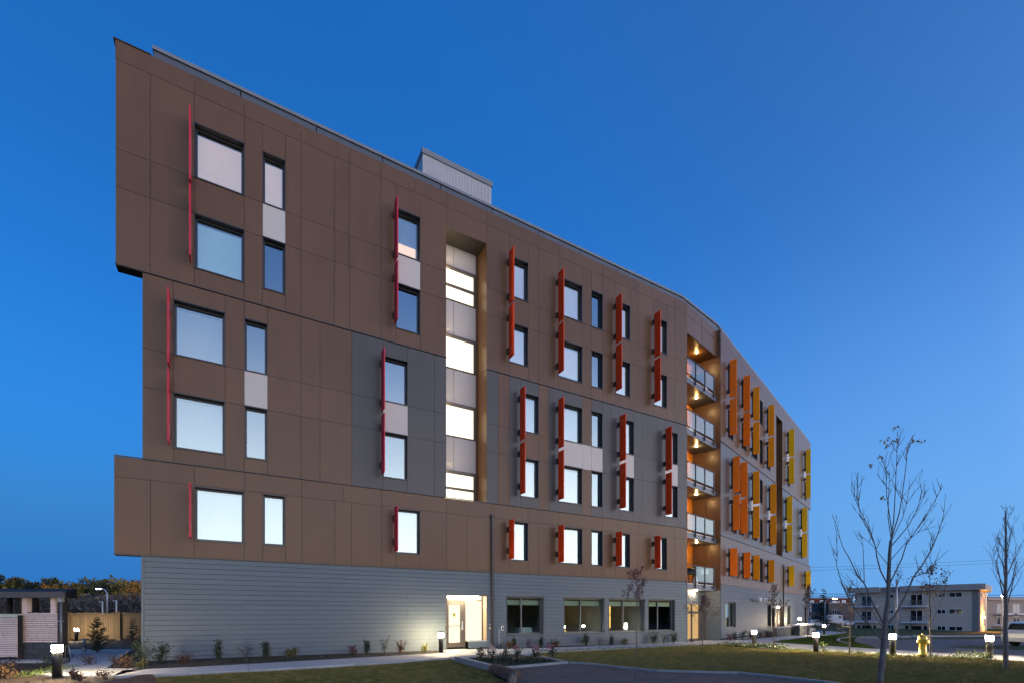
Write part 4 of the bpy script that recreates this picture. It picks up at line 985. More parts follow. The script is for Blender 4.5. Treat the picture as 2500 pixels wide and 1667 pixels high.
def young_tree(x, y, h, label, leaf, nleaf, seed, r=.022, lean=0, leaf_size=.055, bark=BARKD, first=.35, spread=.5, cat='tree', limbs=9, group='young trees on the lawns', up=.45, width=.4):
    rg = random.Random(seed); z0 = G(x, y)-.04
    t = empty('young_tree', (x, y, z0), label, cat, group)
    tr = MB(); pts = []; n = 8
    for i in range(n+1):
        u = i/n; pts.append(Vector((x+lean*u*u*h+rg.gauss(0, .012), y+rg.gauss(0, .012), z0+u*h)))
    tr.tube(pts, [r*(1-.85*i/n)+.003 for i in range(n+1)], 7); build('trunk', tr, bark, t)
    br = MB(); tips = []
    for k in range(limbs):
        u = first+(.95-first)*(k+.5)/limbs; i = min(n-1, int(u*n)); q = pts[i].lerp(pts[i+1], u*n-i); a = k*2.4+rg.uniform(-.5, .5)
        d = Vector((math.cos(a)*spread, math.sin(a)*spread, 1)).normalized()
        grow(br, q, d, h*width*(1.15-u)*rg.uniform(.8, 1.2), max(.005, r*.42*(1.1-u)), 2, rg, tips, .6, up, 5, 3)
    build('branch', br, bark, t)
    if nleaf:
        f = MB()
        for i in range(nleaf):
            p, d = rg.choice(tips); c = p-d*rg.random()*.25+Vector((rg.gauss(0, .04), rg.gauss(0, .04), rg.gauss(0, .04)))
            f.leaf(c, leaf_size*rg.uniform(.7, 1.3), rg)
        build('foliage', f, leaf, t)
    return t
young_tree(4.9, 19.0, 3.15, 'young burgundy leaved tree in front of the third ground floor window', LRED, 900, 11, leaf_size=.065, bark=BARK, first=.40, spread=.62, width=.46)
young_tree(8.2, 20.8, 2.35, 'small burgundy leaved tree in front of the recessed lobby door', LRED, 700, 12, leaf_size=.06, bark=BARK, first=.30, spread=.7, width=.5)
young_tree(12.04, 22.2, 2.9, 'dark leaved young tree before the far grey siding, right of the ground cover', LMUTE, 240, 13, spread=.5, leaf_size=.085, width=.42)
young_tree(18.0, 29.4, 3.4, 'dark leaved young tree at the far right corner of the building', LMUTE, 260, 14, spread=.5, leaf_size=.11)
young_tree(13.02, 18.65, 2.75, 'thin dark young tree with few leaves left of the big bare tree', LMUTE, 130, 15, r=.025, spread=.45, leaf_size=.07)
young_tree(15.0, 17.3, 3.2, 'young tree with drooping dark leaves right of the yellow hydrant', LMUTE, 420, 16, r=.028, spread=.8, leaf_size=.075, lean=-.03, width=.5)
young_tree(26.6, 36.4, 2.6, 'leafless sapling on the far grass before the beige apartments, left one', LMUTE, 0, 17, r=.02)
young_tree(35.9, 43.5, 3.4, 'leafless sapling beside the grey pole before the beige apartments', LMUTE, 0, 18, r=.022)
# tall narrow bare tree at the right edge
young_tree(14.25, 13.95, 4.55, 'tall narrow bare tree at the right edge of the lawn', LMUTE, 0, 21, r=.065, bark=BARK, first=.36, spread=.34, limbs=15, up=.6, group=None, width=.34)
# the big bare tree in front
bt = empty('bare_tree', (6.86, 9.5, -.05), 'big bare ash tree in the foreground with a few last leaves at its top', 'tree')
rgb = random.Random(4)
def tp(x, y, dy=0.): return Vector(((x-1250)*(9.5+dy)/1180, 9.5+dy, 1.55+(1497-y)*(9.5+dy)/1180))
def limb(mb, pts, r0, r1, dy1=0., twig=0, dy0=0.):
    n = len(pts); P = [tp(x, y, dy0+(dy1-dy0)*(i/(n-1))**1.2) for i, (x, y) in enumerate(pts)]
    mb.tube(P, [r0+(r1-r0)*i/(n-1) for i in range(n)], 8 if r0 > .02 else 5)
    for k in range(int(twig*.95)):
        u = rgb.uniform(.35, .97)*(n-1); i = min(n-2, int(u)); q = P[i].lerp(P[i+1], u-i); d = (P[i+1]-P[i]).normalized()
        sd = Vector((rgb.gauss(0, 1), rgb.gauss(0, 1), rgb.gauss(0, .4))).normalized()
        tl = []
        grow(mb, q, (d*.75+sd*.65+Vector((0, 0, .35))), rgb.uniform(.15, .42), .006, 1 if rgb.random() < .6 else 0, rgb, tl, .5, .5, 4, 2, .0026)
tr = MB(); limb(tr, [(2143, 1705), (2150, 1645), (2156, 1590), (2160, 1540), (2163, 1500), (2168, 1470), (2170, 1400), (2172, 1350), (2175, 1318)], .062, .024)
# collars and scars on the trunk
for yy in (1628, 1560, 1535): c = tp(2152+(1640-yy)*.1, yy); tr.tube([c-Vector((0, 0, .02)), c, c+Vector((0, 0, .02))], [.052, .058, .051], 8)
build('trunk', tr, BARK, bt, True)
for pts, r0, dy, tw, *d0 in (
    ([(2152, 1561), (2119, 1519), (2091, 1491), (2064, 1444), (2049, 1404), (2042, 1376), (2046, 1340)], .020, -.5, 7),
    ([(2158, 1587), (2183, 1562), (2213, 1546), (2234, 1525)], .013, -.35, 2),
    ([(2156, 1521), (2147, 1502), (2132, 1474), (2119, 1444), (2110, 1423), (2093, 1402), (2072, 1359), (2057, 1334), (2050, 1310), (2047, 1293)], .024, .5, 8),
    ([(2110, 1423), (2109, 1376), (2107, 1335), (2104, 1310)], .011, .8, 4, .19),
    ([(2168, 1521), (2185, 1502), (2202, 1470), (2219, 1436), (2230, 1408), (2249, 1383), (2266, 1355), (2278, 1332), (2295, 1288), (2304, 1256), (2309, 1203)], .026, .4, 12),
    ([(2230, 1408), (2260, 1396), (2285, 1370), (2315, 1342)], .011, -.4, 4, .13),
    ([(2170, 1428), (2185, 1398), (2202, 1362), (2212, 1330), (2240, 1288), (2281, 1224), (2303, 1183)], .017, -.6, 9),
    ([(2168, 1428), (2149, 1391), (2140, 1355), (2138, 1334), (2126, 1300), (2115, 1275), (2096, 1236), (2079, 1197), (2080, 1149)], .017, .6, 9),
    ([(2138, 1334), (2118, 1290), (2100, 1255), (2093, 1201), (2093, 1152)], .010, -.4, 6, .18),
    ([(2175, 1318), (2178, 1300), (2165, 1213), (2163, 1150), (2161, 1124)], .014, .3, 8),
    ([(2175, 1310), (2168, 1260), (2170, 1200), (2172, 1150)], .011, -.3, 5),
    ([(2175, 1318), (2182, 1270), (2185, 1213), (2189, 1128), (2191, 1048)], .015, -.2, 9),
    ([(2177, 1312), (2196, 1250), (2202, 1213), (2213, 1128), (2215, 1092), (2234, 1056)], .014, .25, 9),
    ([(2174, 1335), (2219, 1281), (2240, 1239), (2250, 1205), (2257, 1180)], .012, .5, 7),
    ([(2175, 1322), (2205, 1260), (2215, 1218), (2222, 1170)], .009, -.4, 5),
    ([(2170, 1380), (2130, 1330), (2090, 1296)], .008, -.5, 4), ([(2171, 1370), (2215, 1320), (2245, 1296), (2288, 1283)], .009, -.5, 4),
    ([(2160, 1540), (2135, 1500), (2105, 1450), (2065, 1400)], .010, -.8, 5), ([(2165, 1500), (2185, 1450), (2192, 1420), (2190, 1370)], .009, .8, 4)):
    br = MB(); limb(br, pts, r0*.82, .003, dy, tw, d0[0] if d0 else 0.); build('branch', br, BARK, bt)
f = MB()
for x, y in ((2192, 1040), (2160, 1071), (2167, 1083), (2150, 1111), (2127, 1132), (2187, 1074), (2230, 1072), (2246, 1072), (2160, 1212)):
    c = tp(x, y)
    for k in range(7):
        p = c+Vector((rgb.gauss(0, .03), rgb.gauss(0, .03), rgb.gauss(0, .02)))
        d = Vector((rgb.gauss(0, .7), rgb.gauss(0, .7), -.8)).normalized()*rgb.uniform(.07, .12); w_ = d.cross(Vector((rgb.gauss(0, 1), rgb.gauss(0, 1), .2))).normalized()*.014
        f.add([p, p+d*.5+w_, p+d, p+d*.5-w_], [(0, 1, 2, 3)])
build('last_leaves', f, LAUY, bt)
# conifers
def conifer(x, y, h, w, label, seed, layers=13, per=9, name='spruce_tree', sparse=False, z0=None, cat='conifer', group=None, fine=7):
    rg = random.Random(seed); z0 = G(x, y)-.1 if z0 is None else z0
    t = empty(name, (x, y, z0), label, cat, group)
    tr = MB(); tr.tube([(x, y, z0), (x, y, z0+h)], [h*.018+.006, .004], 6); build('trunk', tr, BARKD, t)
    f = MB()
    for i in range(layers):
        u = (i+.5)/layers; zz = z0+h*(.06+.9*u); L_ = w*.5*(1.02-u)*rg.uniform(.85, 1.1)
        for k in range(max(4, int(per*(1.1-u*.6)))):
            a = rg.uniform(0, 6.28); d = Vector((math.cos(a), math.sin(a), 0)); up = rg.uniform(-.15, .35) if not sparse else rg.uniform(.2, .7)
            p0 = Vector((x, y, zz)); p1 = p0+d*L_*rg.uniform(.7, 1.1)+Vector((0, 0, L_*up))
            f.tube([p0, p1], [.006*h*.5, .002], 3, False)
            for j in range(fine):
                v = .2+.8*j/(fine-1); c = p0.lerp(p1, v); s_ = h*.055*(1.15-v*.4)
                for sg in (-1, 1):
                    e = (d*.7+d.cross(Vector((0, 0, 1)))*sg*.9+Vector((0, 0, rg.uniform(-.3, .25)))).normalized()*s_
                    wv = Vector((rg.gauss(0, 1), rg.gauss(0, 1), 1)).normalized()*s_*.16
                    f.add([c-wv, c+e*.6-wv*.5, c+e, c+wv], [(0, 1, 2, 3)])
    build('crown', f, CONIF, t); return t
conifer(-16.9, 19.7, 1.62, 1.35, 'young spruce with a bare leading shoot beside the curving path', 3, layers=14, per=13, sparse=True, fine=8)
conifer(-18.35, 23.4, 1.55, 1.25, 'second young spruce, half hidden behind the building corner', 4, layers=13, per=12)
conifer(78, 121, 9.9, 5.2, 'tall dark spruce standing before the red apartment house', 5, layers=18, per=12, z0=-1.7, fine=6)

# ================================================================== BOLLARDS
def make_bollard():
    t = empty('bollard_light', (0, 0, 0), 'x', 'bollard light', 'lit bollards along the paths')
    m = MB(); m.lathe([(.098, 0), (.098, .63), (.09, .64)], n=20); build('post', m, BLACKM, t, True)
    m = MB(); m.lathe([(.13, 0), (.13, .015), (.105, .02)], n=20); build('base_plate', m, BLACKM, t)
    m = MB(); m.lathe([(.085, .64), (.100, .645), (.102, .805), (.09, .81)], n=20); build('lens', m, BOLL, t, True)
    m = MB(); m.lathe([(.102, .81), (.106, .815), (.106, .86), (.09, .868)], n=20); build('cap', m, BLACKM, t, True)
    return t
b0 = make_bollard()
BL = [(-11.2, 11.9, 0, 'lit bollard in the front left bed beside the concrete path'), (-2.93, 19.95, 0, 'lit bollard left of the glowing entrance door'),
      (12.55, 25.05, 0, 'lit bollard behind the bright ground cover, right of the lobby'), (12.7, 20.2, 0, 'lit bollard at the lawn edge nearest the far corner of the building'),
      (14.3, 18.15, 0, 'lit bollard just right of the big bare tree'), (16.65, 16.85, 0, 'lit bollard furthest right, before the silver car'),
      (-28.3, 31.4, 0, 'lit bollard glowing against the wooden fence'), (26.6, 41.2, .15, 'distant lit bollard on the grass beyond the stone planter'),
      (26.3, 44.2, .75, 'lit bollard on top of the stone planter by the far corner')]
for i, (x, y, dz, lab) in enumerate(BL):
    o = b0 if i == 0 else copy_tree(b0)
    o.location = (x, y, G(x, y)-.03+dz); o['label'] = lab

# ================================================================== LEFT SIDE: shelter, fence, logs
sh = empty('slatted_shelter', (-16.7, 16.5, 0), 'low shelter with pale cedar slats over a dark block wall under a flat brown roof', 'shelter')
kn = random.Random(3)
def slat(x0, x1, y, z0, z1, par):
    m = MB(); m.box(x0, x1, y, y+.03, z0, z1); o = build('slat', m, WOODL, par)
    k = MB()
    for _ in range(kn.randint(2, 4)):
        cx = kn.uniform(x0+.05, x1-.05); cz = kn.uniform(z0+.015, z1-.015); r = kn.uniform(.005, .014); n = 7; o_ = len(k.v)
        k.v += [(cx+math.cos(t*6.283/n)*r*1.5, y-.0015, cz+math.sin(t*6.283/n)*r) for t in range(n)]; k.f.append(tuple(o_+t for t in range(n)))
    build('knot', k, KNOT, o); k_ = bpy.context.scene.objects[-1] if False else None
for i in range(14): slat(-16.76, -15.52, 16.52, .575+i*.0725, .575+i*.0725+.058, sh)
for i in range(18): slat(-18.6, -16.70, 16.30, .09+i*.0735, .09+i*.0735+.060, sh)
m = MB(); m.box(-18.6, -16.60, 16.36, 16.40, .0, 1.50); build('gate_backing', m, CORE, sh)
m = MB(); m.box(-16.76, -15.53, 16.57, 16.61, .56, 1.60); build('wall_backing', m, CORE, sh)
m = MB(); m.box(-18.6, -16.74, 16.34, 16.50, 1.42, 1.54); build('gate_box', m, BLINDG, sh)
for r in range(3):
    for c in range(4):
        x0 = -16.78+c*.42-(.21 if r % 2 else 0); x1 = x0+.405
        x0 = max(x0, -16.78); x1 = min(x1, -15.50)
        if x1-x0 > .05: m = MB(); m.box(x0, x1, 16.50, 16.72, -.02+r*.188, -.02+r*.188+.178); build('concrete_block', m, BLKM, sh)
for x, z0 in ((-16.70, 1.58), (-15.72, 1.58)): m = MB(); m.box(x-.085, x+.085, 16.55, 16.72, z0, 2.09); build('post', m, WOODL, sh)
for x in (-18.3, -17.35, -16.3): m = MB(); m.box(x-.06, x+.06, 17.55, 17.67, -.1, 2.12); build('post', m, BARKD, sh)
m = MB(); m.box(-19.4, -15.10, 16.28, 16.34, 2.09, 2.29); build('fascia', m, FASC, sh)
m = MB(); m.hexa([(-19.4, 16.34, 2.12), (-15.10, 16.34, 2.12), (-15.98, 17.75, 2.12), (-19.4, 17.75, 2.12), (-19.4, 16.30, 2.292), (-15.10, 16.30, 2.292), (-15.98, 17.75, 2.47), (-19.4, 17.75, 2.47)]); build('roof', m, ROOFM, sh)
m = MB(); m.box(-15.85, -15.45, 16.60, 16.75, 1.99, 2.12); build('lamp_housing', m, GALV, sh)
m = MB(); m.box(-15.52, -15.42, 16.5, 16.75, .55, 2.09); build('corner_post', m, BARKD, sh)
m = MB(); m.box(-16.9, -16.78, 16.42, 16.5, .0, 2.09); build('corner_post', m, CORE, sh)
m = MB(); m.tube([(-15.32, 16.42, -.02), (-15.32, 16.42, 1.95)], .042, 10); m.tube([(-15.32, 16.42, 1.93), (-15.32, 16.42, 1.97)], .06, 10); pp = build('pipe', m, pm('grey_pipe', (.16, .17, .18), rough=.35, metal=.3), sh, True)
m = MB(); m.box(-15.38, -15.26, 16.36, 16.48, 1.95, 2.09); build('pipe_bracket', m, GALV, pp)
m = MB(); m.box(-15.50, -15.27, 16.44, 16.47, 1.28, 1.31); build('pipe_bracket', m, GALV, pp)
fe = empty('wooden_fence', (-29, 34, -.25), 'tall brown board fence with a cap rail behind the shelter', 'fence')
fa, fb = Vector((-43.0, 30.5)), Vector((-22.6, 34.1)); fd = (fb-fa).normalized(); fn_ = Vector((-fd.y, fd.x)); fl = (fb-fa).length
def fbox(u0, u1, k0, k1, z0, z1):
    q = [fa+fd*u0+fn_*k0, fa+fd*u1+fn_*k0, fa+fd*u1+fn_*k1, fa+fd*u0+fn_*k1]; zb = G(q[0].x, q[0].y)
    return MB().hexa([(p.x, p.y, zb+z0) for p in q]+[(p.x, p.y, zb+z1) for p in q])
u = 0; i = 0
while u < fl-.15:
    build('board', fbox(u+.004, u+.141, kn.uniform(-.006, .006), .03, .02, 1.70), WOODF, fe); u += .145; i += 1
u = .9
while u < fl:
    build('post', fbox(u-.14, u+.14, -.13, .06, -.1, 1.86), WOODF, fe); build('post_cap', fbox(u-.17, u+.17, -.16, .09, 1.86, 1.90), WOODF, fe); u += 3.05
build('cap_rail', fbox(0, fl, -.05, .08, 1.71, 1.79), WOODF, fe)
build('rail', fbox(0, fl, -.03, -.008, 1.55, 1.69), WOODF, fe)
def log(pts, rad, label):
    t = empty('log', (pts[0][0], pts[0][1], 0), label, 'log', 'weathered logs edging the lawn')
    m = MB(); rg = random.Random(len(label)); n = 14; P = [Vector(pts[0]).lerp(Vector(pts[1]), i/9) for i in range(10)]
    m.tube(P, [rad*rg.uniform(.92, 1.08) for _ in P], n)
    for i, (x, y, z) in enumerate(m.v):
        k = 1+rg.uniform(-.05, .05); c = P[i//n]; m.v[i] = (c.x+(x-c.x)*k, c.y+(y-c.y)*k, c.z+(z-c.z)*k)
    build('trunk', m, LOGM, t, True)
    d = (P[0]-P[-1]).normalized(); a = d.orthogonal().normalized(); b = d.cross(a); e = MB()
    e.add([tuple(P[0]+d*.004+(a*math.cos(k*6.283/12)+b*math.sin(k*6.283/12))*rad*.86) for k in range(12)], [tuple(range(12))])
    build('cut_end', e, pm('cut_wood_%d' % len(label), (.20, .14, .10), (.12, .08, .06), scale=14, rough=.9), t)
log([(-.52, 13.1, .06), (.10, 11.75, .03)], .15, 'weathered log lying between the planter corner and the pale boulder')
log([(-7.84, 10.45, .09), (-7.95, 8.2, .07)], .16, 'thick reddish log at the bottom left beside the mulch')
bo = MB(); rg = random.Random(8)
for i in range(9):
    for j in range(14):
        th = math.pi*i/8; ph = 2*math.pi*j/14; k = 1+.22*math.sin(ph*3+th*2)+.10*math.sin(ph*5+1)
        bo.v.append((-.02+.10*k*math.sin(th)*math.cos(ph)+.05*math.cos(th), 10.95+.55*k*math.sin(th)*math.sin(ph), -.03+.24*k*math.cos(th)))
for i in range(8):
    for j in range(14): bo.f.append((i*14+j, i*14+(j+1) % 14, (i+1)*14+(j+1) % 14, (i+1)*14+j))
tag(build('boulder', bo, ROCK, None, True), 'pale grey boulder at the edge of the asphalt drive, end of the log', 'boulder')
mp = empty('marker_post', (-18.1, 20.45, G(-18.1, 20.45)), 'short post patterned pale blue and black beside the curving path', 'post')
m = MB(); x, y, z = mp.location; m.lathe([(.06, -.05), (.06, .50), (.045, .55)], (x, y, z), 12); build('shaft', m, pm('painted_post', (.42, .52, .56), (.03, .04, .05), scale=9, rough=.5, stretch=(1, 1, 2.2), detail=0), mp, True)
m = MB(); m.lathe([(.075, -.05), (.075, .03)], (x, y, z), 12); build('footing', m, BLACKM, mp)
m = MB(); m.tube([(-15.90, 17.2, -.02), (-15.90, 17.2, .36), (-15.87, 17.2, .41), (-15.82, 17.2, .42), (-15.78, 17.2, .38), (-15.70, 17.2, -.02)], .018, 8)
tag(build('bike_loop', m, GALV, None, True), 'bent steel bike loop just right of the front bollard', 'bike rack')

# ================================================================== BALCONY THINGS
def at2(s, k, z): return Wp(2, s, k, z)
def grill(fz, label, s=2.3, k=.45, cover=True):
    c = Vector(at2(s, k, fz)); t = empty('barbecue_grill', c, label, 'barbecue', 'barbecues on the balconies')
    m = MB()
    for dx, dy in ((-.3, -.18), (.3, -.18), (.3, .18), (-.3, .18)): m.tube([(c.x+dx, c.y+dy, fz+.03), (c.x+dx*.9, c.y+dy*.9, fz+.7)], .02, 5)
    build('cart', m, PLAST, t)
    m = MB(); m.box(c.x-.42, c.x+.42, c.y-.25, c.y+.25, fz+.66, fz+.82); build('firebox', m, PLAST, t)
    m = MB(); n = 9; 
    for i in range(n):
        a = math.pi*i/(n-1); m.v += [(c.x-.42, c.y-.25*math.cos(a), fz+.82+.26*math.sin(a)), (c.x+.42, c.y-.25*math.cos(a), fz+.82+.26*math.sin(a))]
    for i in range(n-1): m.f.append((2*i, 2*i+1, 2*i+3, 2*i+2))
    m.f.append(tuple(2*i for i in range(n))); m.f.append(tuple(2*i+1 for i in range(n))[::-1])
    build('lid', m, PLAST, t, True)
    return t
def tank(fz, label, s, k):
    c = Vector(at2(s, k, fz)); t = empty('propane_tank', c, label, 'propane tank', 'propane tanks on the balconies')
    m = MB(); m.lathe([(.12, .02), (.15, .07), (.155, .12), (.155, .27), (.14, .34), (.07, .39), (.03, .40)], c, 16); build('cylinder', m, WHT, t, True)
    m = MB(); m.lathe([(.085, .38), (.09, .50)], c, 12); build('collar', m, WHT, t)
    m = MB(); m.lathe([(.03, .40), (.03, .46), (.05, .47), (.05, .49)], c, 8); build('valve', m, BLACKM, t)
grill(15.83, 'dark covered barbecue behind the glass of the top balcony'); tank(15.83, 'white propane tank on the top balcony', 3.05, .30)
grill(3.37, 'black barbecue on the lowest balcony', 1.75, .5); tank(3.37, 'white propane tank below the barbecue on the lowest balcony', 1.60, .22)
c = Vector(at2(2.75, .35, 3.37)); tb = empty('side_table', c, 'white topped table at the right of the lowest balcony', 'table')
m = MB(); m.box(c.x-.35, c.x+.35, c.y-.2, c.y+.2, 4.05, 4.40); build('table_top', m, WHT, tb)
for dx, dy in ((-.3, -.16), (.3, -.16), (.3, .16), (-.3, .16)): m = MB(); m.box(c.x+dx-.02, c.x+dx+.02, c.y+dy-.02, c.y+dy+.02, 3.40, 4.05); build('leg', m, BLACKM, tb)
c = Vector(at2(2.5, .5, 12.71)); bn = empty('patio_bench', c, 'pale bench behind the glass of the second highest balcony', 'bench')
dv = Vector((D2[0], D2[1], 0)); nv = Vector((-D2[1], D2[0], 0))
def obx(o, u0, u1, v0, v1, z0, z1):
    q = [o+dv*u0+nv*v0, o+dv*u1+nv*v0, o+dv*u1+nv*v1, o+dv*u0+nv*v1]; return MB().hexa([(p.x, p.y, z0) for p in q]+[(p.x, p.y, z1) for p in q])
build('seat', obx(c, -.7, .6, -.2, .25, 13.12, 13.2), WHT, bn); build('backrest', obx(c, -.7, .6, .2, .26, 13.2, 13.55), WHT, bn)
for u in (-.6, .5): build('leg', obx(c, u, u+.06, -.18, .2, 12.74, 13.12), GALV, bn)
c = Vector(at2(.55, .6, 15.83)); ch = empty('patio_chair', c, 'dark patio chair at the left of the top balcony', 'chair')
build('seat', obx(c, -.25, .2, -.2, .2, 16.24, 16.29), PLAST, ch); build('backrest', obx(c, -.25, .2, .17, .21, 16.3, 16.75), PLAST, ch)
for u in (-.25, .16):
    for v in (-.2, .16): build('leg', obx(c, u, u+.04, v, v+.04, 15.86, 16.24), BLACKM, ch)

# ================================================================== RIGHT SIDE
hx, hy = 14.66, 17.25; hz_ = G(hx, hy)-.03
hy_t = empty('fire_hydrant', (hx, hy, hz_), 'yellow fire hydrant at the lawn edge beside the sidewalk', 'fire hydrant')
m = MB(); m.lathe([(.10, -.02), (.10, .10)], (hx, hy, hz_), 18); build('stand_pipe', m, pm('hydrant_rust', (.20, .12, .04), (.05, .03, .02), scale=14, rough=.8), hy_t, True)
m = MB(); m.lathe([(.10, .10), (.155, .105), (.155, .145), (.115, .15), (.112, .56), (.125, .57), (.135, .60), (.135, .70), (.130, .76), (.105, .80), (.06, .825), (.02, .83)], (hx, hy, hz_), 24); build('barrel', m, HYDM, hy_t, True)
m = MB(); m.lathe([(.035, .825), (.03, .87)], (hx, hy, hz_), 5); build('operating_nut', m, HYDM, hy_t)
for sg in (-1, 1):
    m = MB(); m.tube([(hx+sg*.10, hy-.02, hz_+.58), (hx+sg*.155, hy-.03, hz_+.58), (hx+sg*.158, hy-.03, hz_+.58), (hx+sg*.19, hy-.035, hz_+.58)], [.05, .05, .068, .06], 12); build('hose_cap', m, HYDM, hy_t, True)
m = MB(); m.tube([(hx+.0, hy-.10, hz_+.585), (hx, hy-.16, hz_+.585), (hx, hy-.163, hz_+.585), (hx, hy-.20, hz_+.585)], [.065, .065, .085, .078], 14); build('pumper_cap', m, HYDM, hy_t, True)
for k in range(8):
    a = k*.785; m = MB(); m.tube([(hx+math.cos(a)*.14, hy+math.sin(a)*.14, hz_+.09), (hx+math.cos(a)*.14, hy+math.sin(a)*.14, hz_+.16)], .012, 6); build('bolt', m, LBRN, hy_t)
def car(x, y, rz, label, L_=4.7, Wd=1.86, H=1.74, paint=CARW, van=True, group=None, name='parked_car', z=None, cat='car'):
    """x,y is the rear centre; the car points along +local X"""
    z0 = G(x, y)-.06 if z is None else z
    t = empty(name, (x, y, z0), label, cat, group, rz=rz)
    def bld(nm, mb, mt, par=None, smooth=False):
        me = bpy.data.meshes.new(nm); me.from_pydata(mb.v, [], mb.f); me.materials.append(mt)
        if smooth: me.polygons.foreach_set('use_smooth', [True]*len(me.polygons))
        o = bpy.data.objects.new(nm, me); COL.objects.link(o); o.parent = par or t; return o
    if van: prof = [(.06, .42), (.0, .62), (.02, .95), (.10, 1.12), (.34, H-.10), (.52, H-.03), (1.4, H), (2.3, H-.03), (2.85, H-.16), (3.45, 1.10), (4.25, .98), (L_-.06, .82), (L_, .55), (L_-.08, .34)]
    else: prof = [(.05, .40), (.0, .60), (.03, .90), (.60, 1.0), (1.15, H-.04), (1.9, H), (2.5, H-.05), (3.25, .98), (4.1, .88), (L_-.05, .74), (L_, .5), (L_-.1, .32)]
    # wheel arches cut into the sill line
    bot = []
    for cx in (L_-.95, .98):
        bot += [(cx+.40*math.cos(a), .33+.40*math.sin(a)) for a in np.linspace(0, math.pi, 9)]
    full = prof+[(L_-.45, .30)]+[(p[0], max(.28, p[1])) for p in bot[:9]]+[(2.2, .28)]+[(p[0], max(.28, p[1])) for p in bot[9:]]+[(.5, .30)]
    m = MB(); n = len(full)
    def yw(z): return Wd/2*(1-.18*max(0, (z-1.0)/(H-1.0))**1.2 - .04*max(0, (.6-z)))
    rows = []
    for sg, ins in ((-1, .0), (-1, .06), (1, .06), (1, .0)):
        pass
    for sg in (-1, 1):
        for px_, pz in full: m.v.append((px_, sg*yw(pz), pz))
    for i in range(n):
        j = (i+1) % n; m.f.append((i, j, n+j, n+i))
    import mathutils.geometry as mg
    tri = mg.tessellate_polygon([[Vector((a, b, 0)) for a, b in full]])
    for a, b, c in tri: m.f.append((a, b, c)); m.f.append((n+c, n+b, n+a))
    body = bld('body', m, paint)
    for sg in (-1, 1):
        if van: gl = [(.46, 1.12), (.52, H-.22), (1.0, H-.14), (1.02, 1.08)], [(1.08, 1.08), (1.06, H-.13), (2.0, H-.12), (2.02, 1.06)], [(2.10, 1.06), (2.08, H-.12), (2.66, H-.22), (3.12, 1.08)]
        else: gl = [(.95, 1.0), (1.25, H-.14), (1.85, H-.10), (1.87, .98)], [(1.95, .98), (1.93, H-.10), (2.4, H-.14), (2.95, 1.0)]
        for q in gl:
            g_ = MB(); g_.add([(a, sg*(yw(b)+.006), b) for a, b in q], [(0, 1, 2, 3) if sg < 0 else (3, 2, 1, 0)]); bld('side_window', g_, CARG, body)
        g_ = MB(); g_.add([(-.005, sg*(Wd/2-.03), .86), (.0, sg*(Wd/2-.35), .86), (.09, sg*(Wd/2-.33), 1.06), (.09, sg*(Wd/2-.05), 1.06)], [(0, 1, 2, 3)])
        g_.add([(.02, sg*(yw(.95)+.008), .90), (.30, sg*(yw(.95)+.008), .98), (.36, sg*(yw(1.05)+.008), 1.08), (.10, sg*(yw(1.05)+.008), 1.05)], [(0, 1, 2, 3)]); bld('tail_lamp', g_, TAIL, body)
        g_ = MB(); g_.add([(L_-.45, sg*(Wd/2+.004), .70), (L_-.10, sg*(Wd/2+.004), .66), (L_-.12, sg*(Wd/2+.004), .80), (L_-.5, sg*(Wd/2+.004), .88)], [(0, 1, 2, 3)]); bld('headlight', g_, GALV, body)
        for cx in (.98, L_-.95):
            w_ = MB(); w_.tube([(cx, sg*(Wd/2-.24), .33), (cx, sg*(Wd/2-.01), .33)], .335, 20); wh = bld('wheel', w_, TYRE, None, False)
            r_ = MB(); r_.tube([(cx, sg*(Wd/2-.02), .33), (cx, sg*(Wd/2+.004), .33)], .21, 16); bld('rim', r_, RIM, wh)
            r_ = MB()
            for k in range(5):
                a = k*1.2566; r_.tube([(cx+math.cos(a)*.05, sg*(Wd/2+.006), .33+math.sin(a)*.05), (cx+math.cos(a)*.19, sg*(Wd/2+.006), .33+math.sin(a)*.19)], .03, 4)
            bld('spoke', r_, TYRE, wh)
        mi = MB(); mi.box(3.0, 3.2, sg*(Wd/2)+(-.02 if sg > 0 else -.20), sg*(Wd/2)+(.20 if sg > 0 else .02), 1.02, 1.18); bld('mirror', mi, paint, body)
    g_ = MB(); g_.add([(.13, -.62, 1.16), (.13, .62, 1.16), (.33, .55, H-.13), (.33, -.55, H-.13)], [(0, 1, 2, 3)]); 
    for i in range(4): a, b, c = g_.v[i]; g_.v[i] = (a-.012, b, c)
    bld('rear_window', g_, CARG, body)
    g_ = MB(); q = [(3.42, 1.13), (2.88, H-.18)]; g_.add([(q[0][0]+.01, -.72, q[0][1]), (q[0][0]+.01, .72, q[0][1]), (q[1][0]+.01, .60, q[1][1]), (q[1][0]+.01, -.60, q[1][1])], [(0, 1, 2, 3)]); bld('windscreen', g_, CARG, body)
    b_ = MB(); b_.box(-.06, .12, -Wd/2+.12, Wd/2-.12, .36, .58); bld('bumper', b_, paint, body)
    return t
suv = car(36.0, 34.6, R(4), 'silver white sport utility vehicle parked at the right edge, seen from its rear side', van=True, name='sport_utility_vehicle', H=1.78, L_=4.85)
car(77.3, 126, R(-6), 'white pickup sized car half hidden behind the far building corner', group='distant parked cars', z=-1.75)
car(88.5, 131, R(3), 'white saloon parked behind the beige apartments, left one', van=False, H=1.45, group='distant parked cars', z=-1.75)
car(93.5, 131, R(3), 'dark saloon parked next to the white saloon in the distance', van=False, H=1.45, paint=pm('dark_car_paint', (.05, .06, .08), rough=.25), group='distant parked cars', z=-1.75)
tk = empty('box_truck', (85, 130, -1.75), 'white box truck with dark lettering parked before the red apartment house', 'truck')
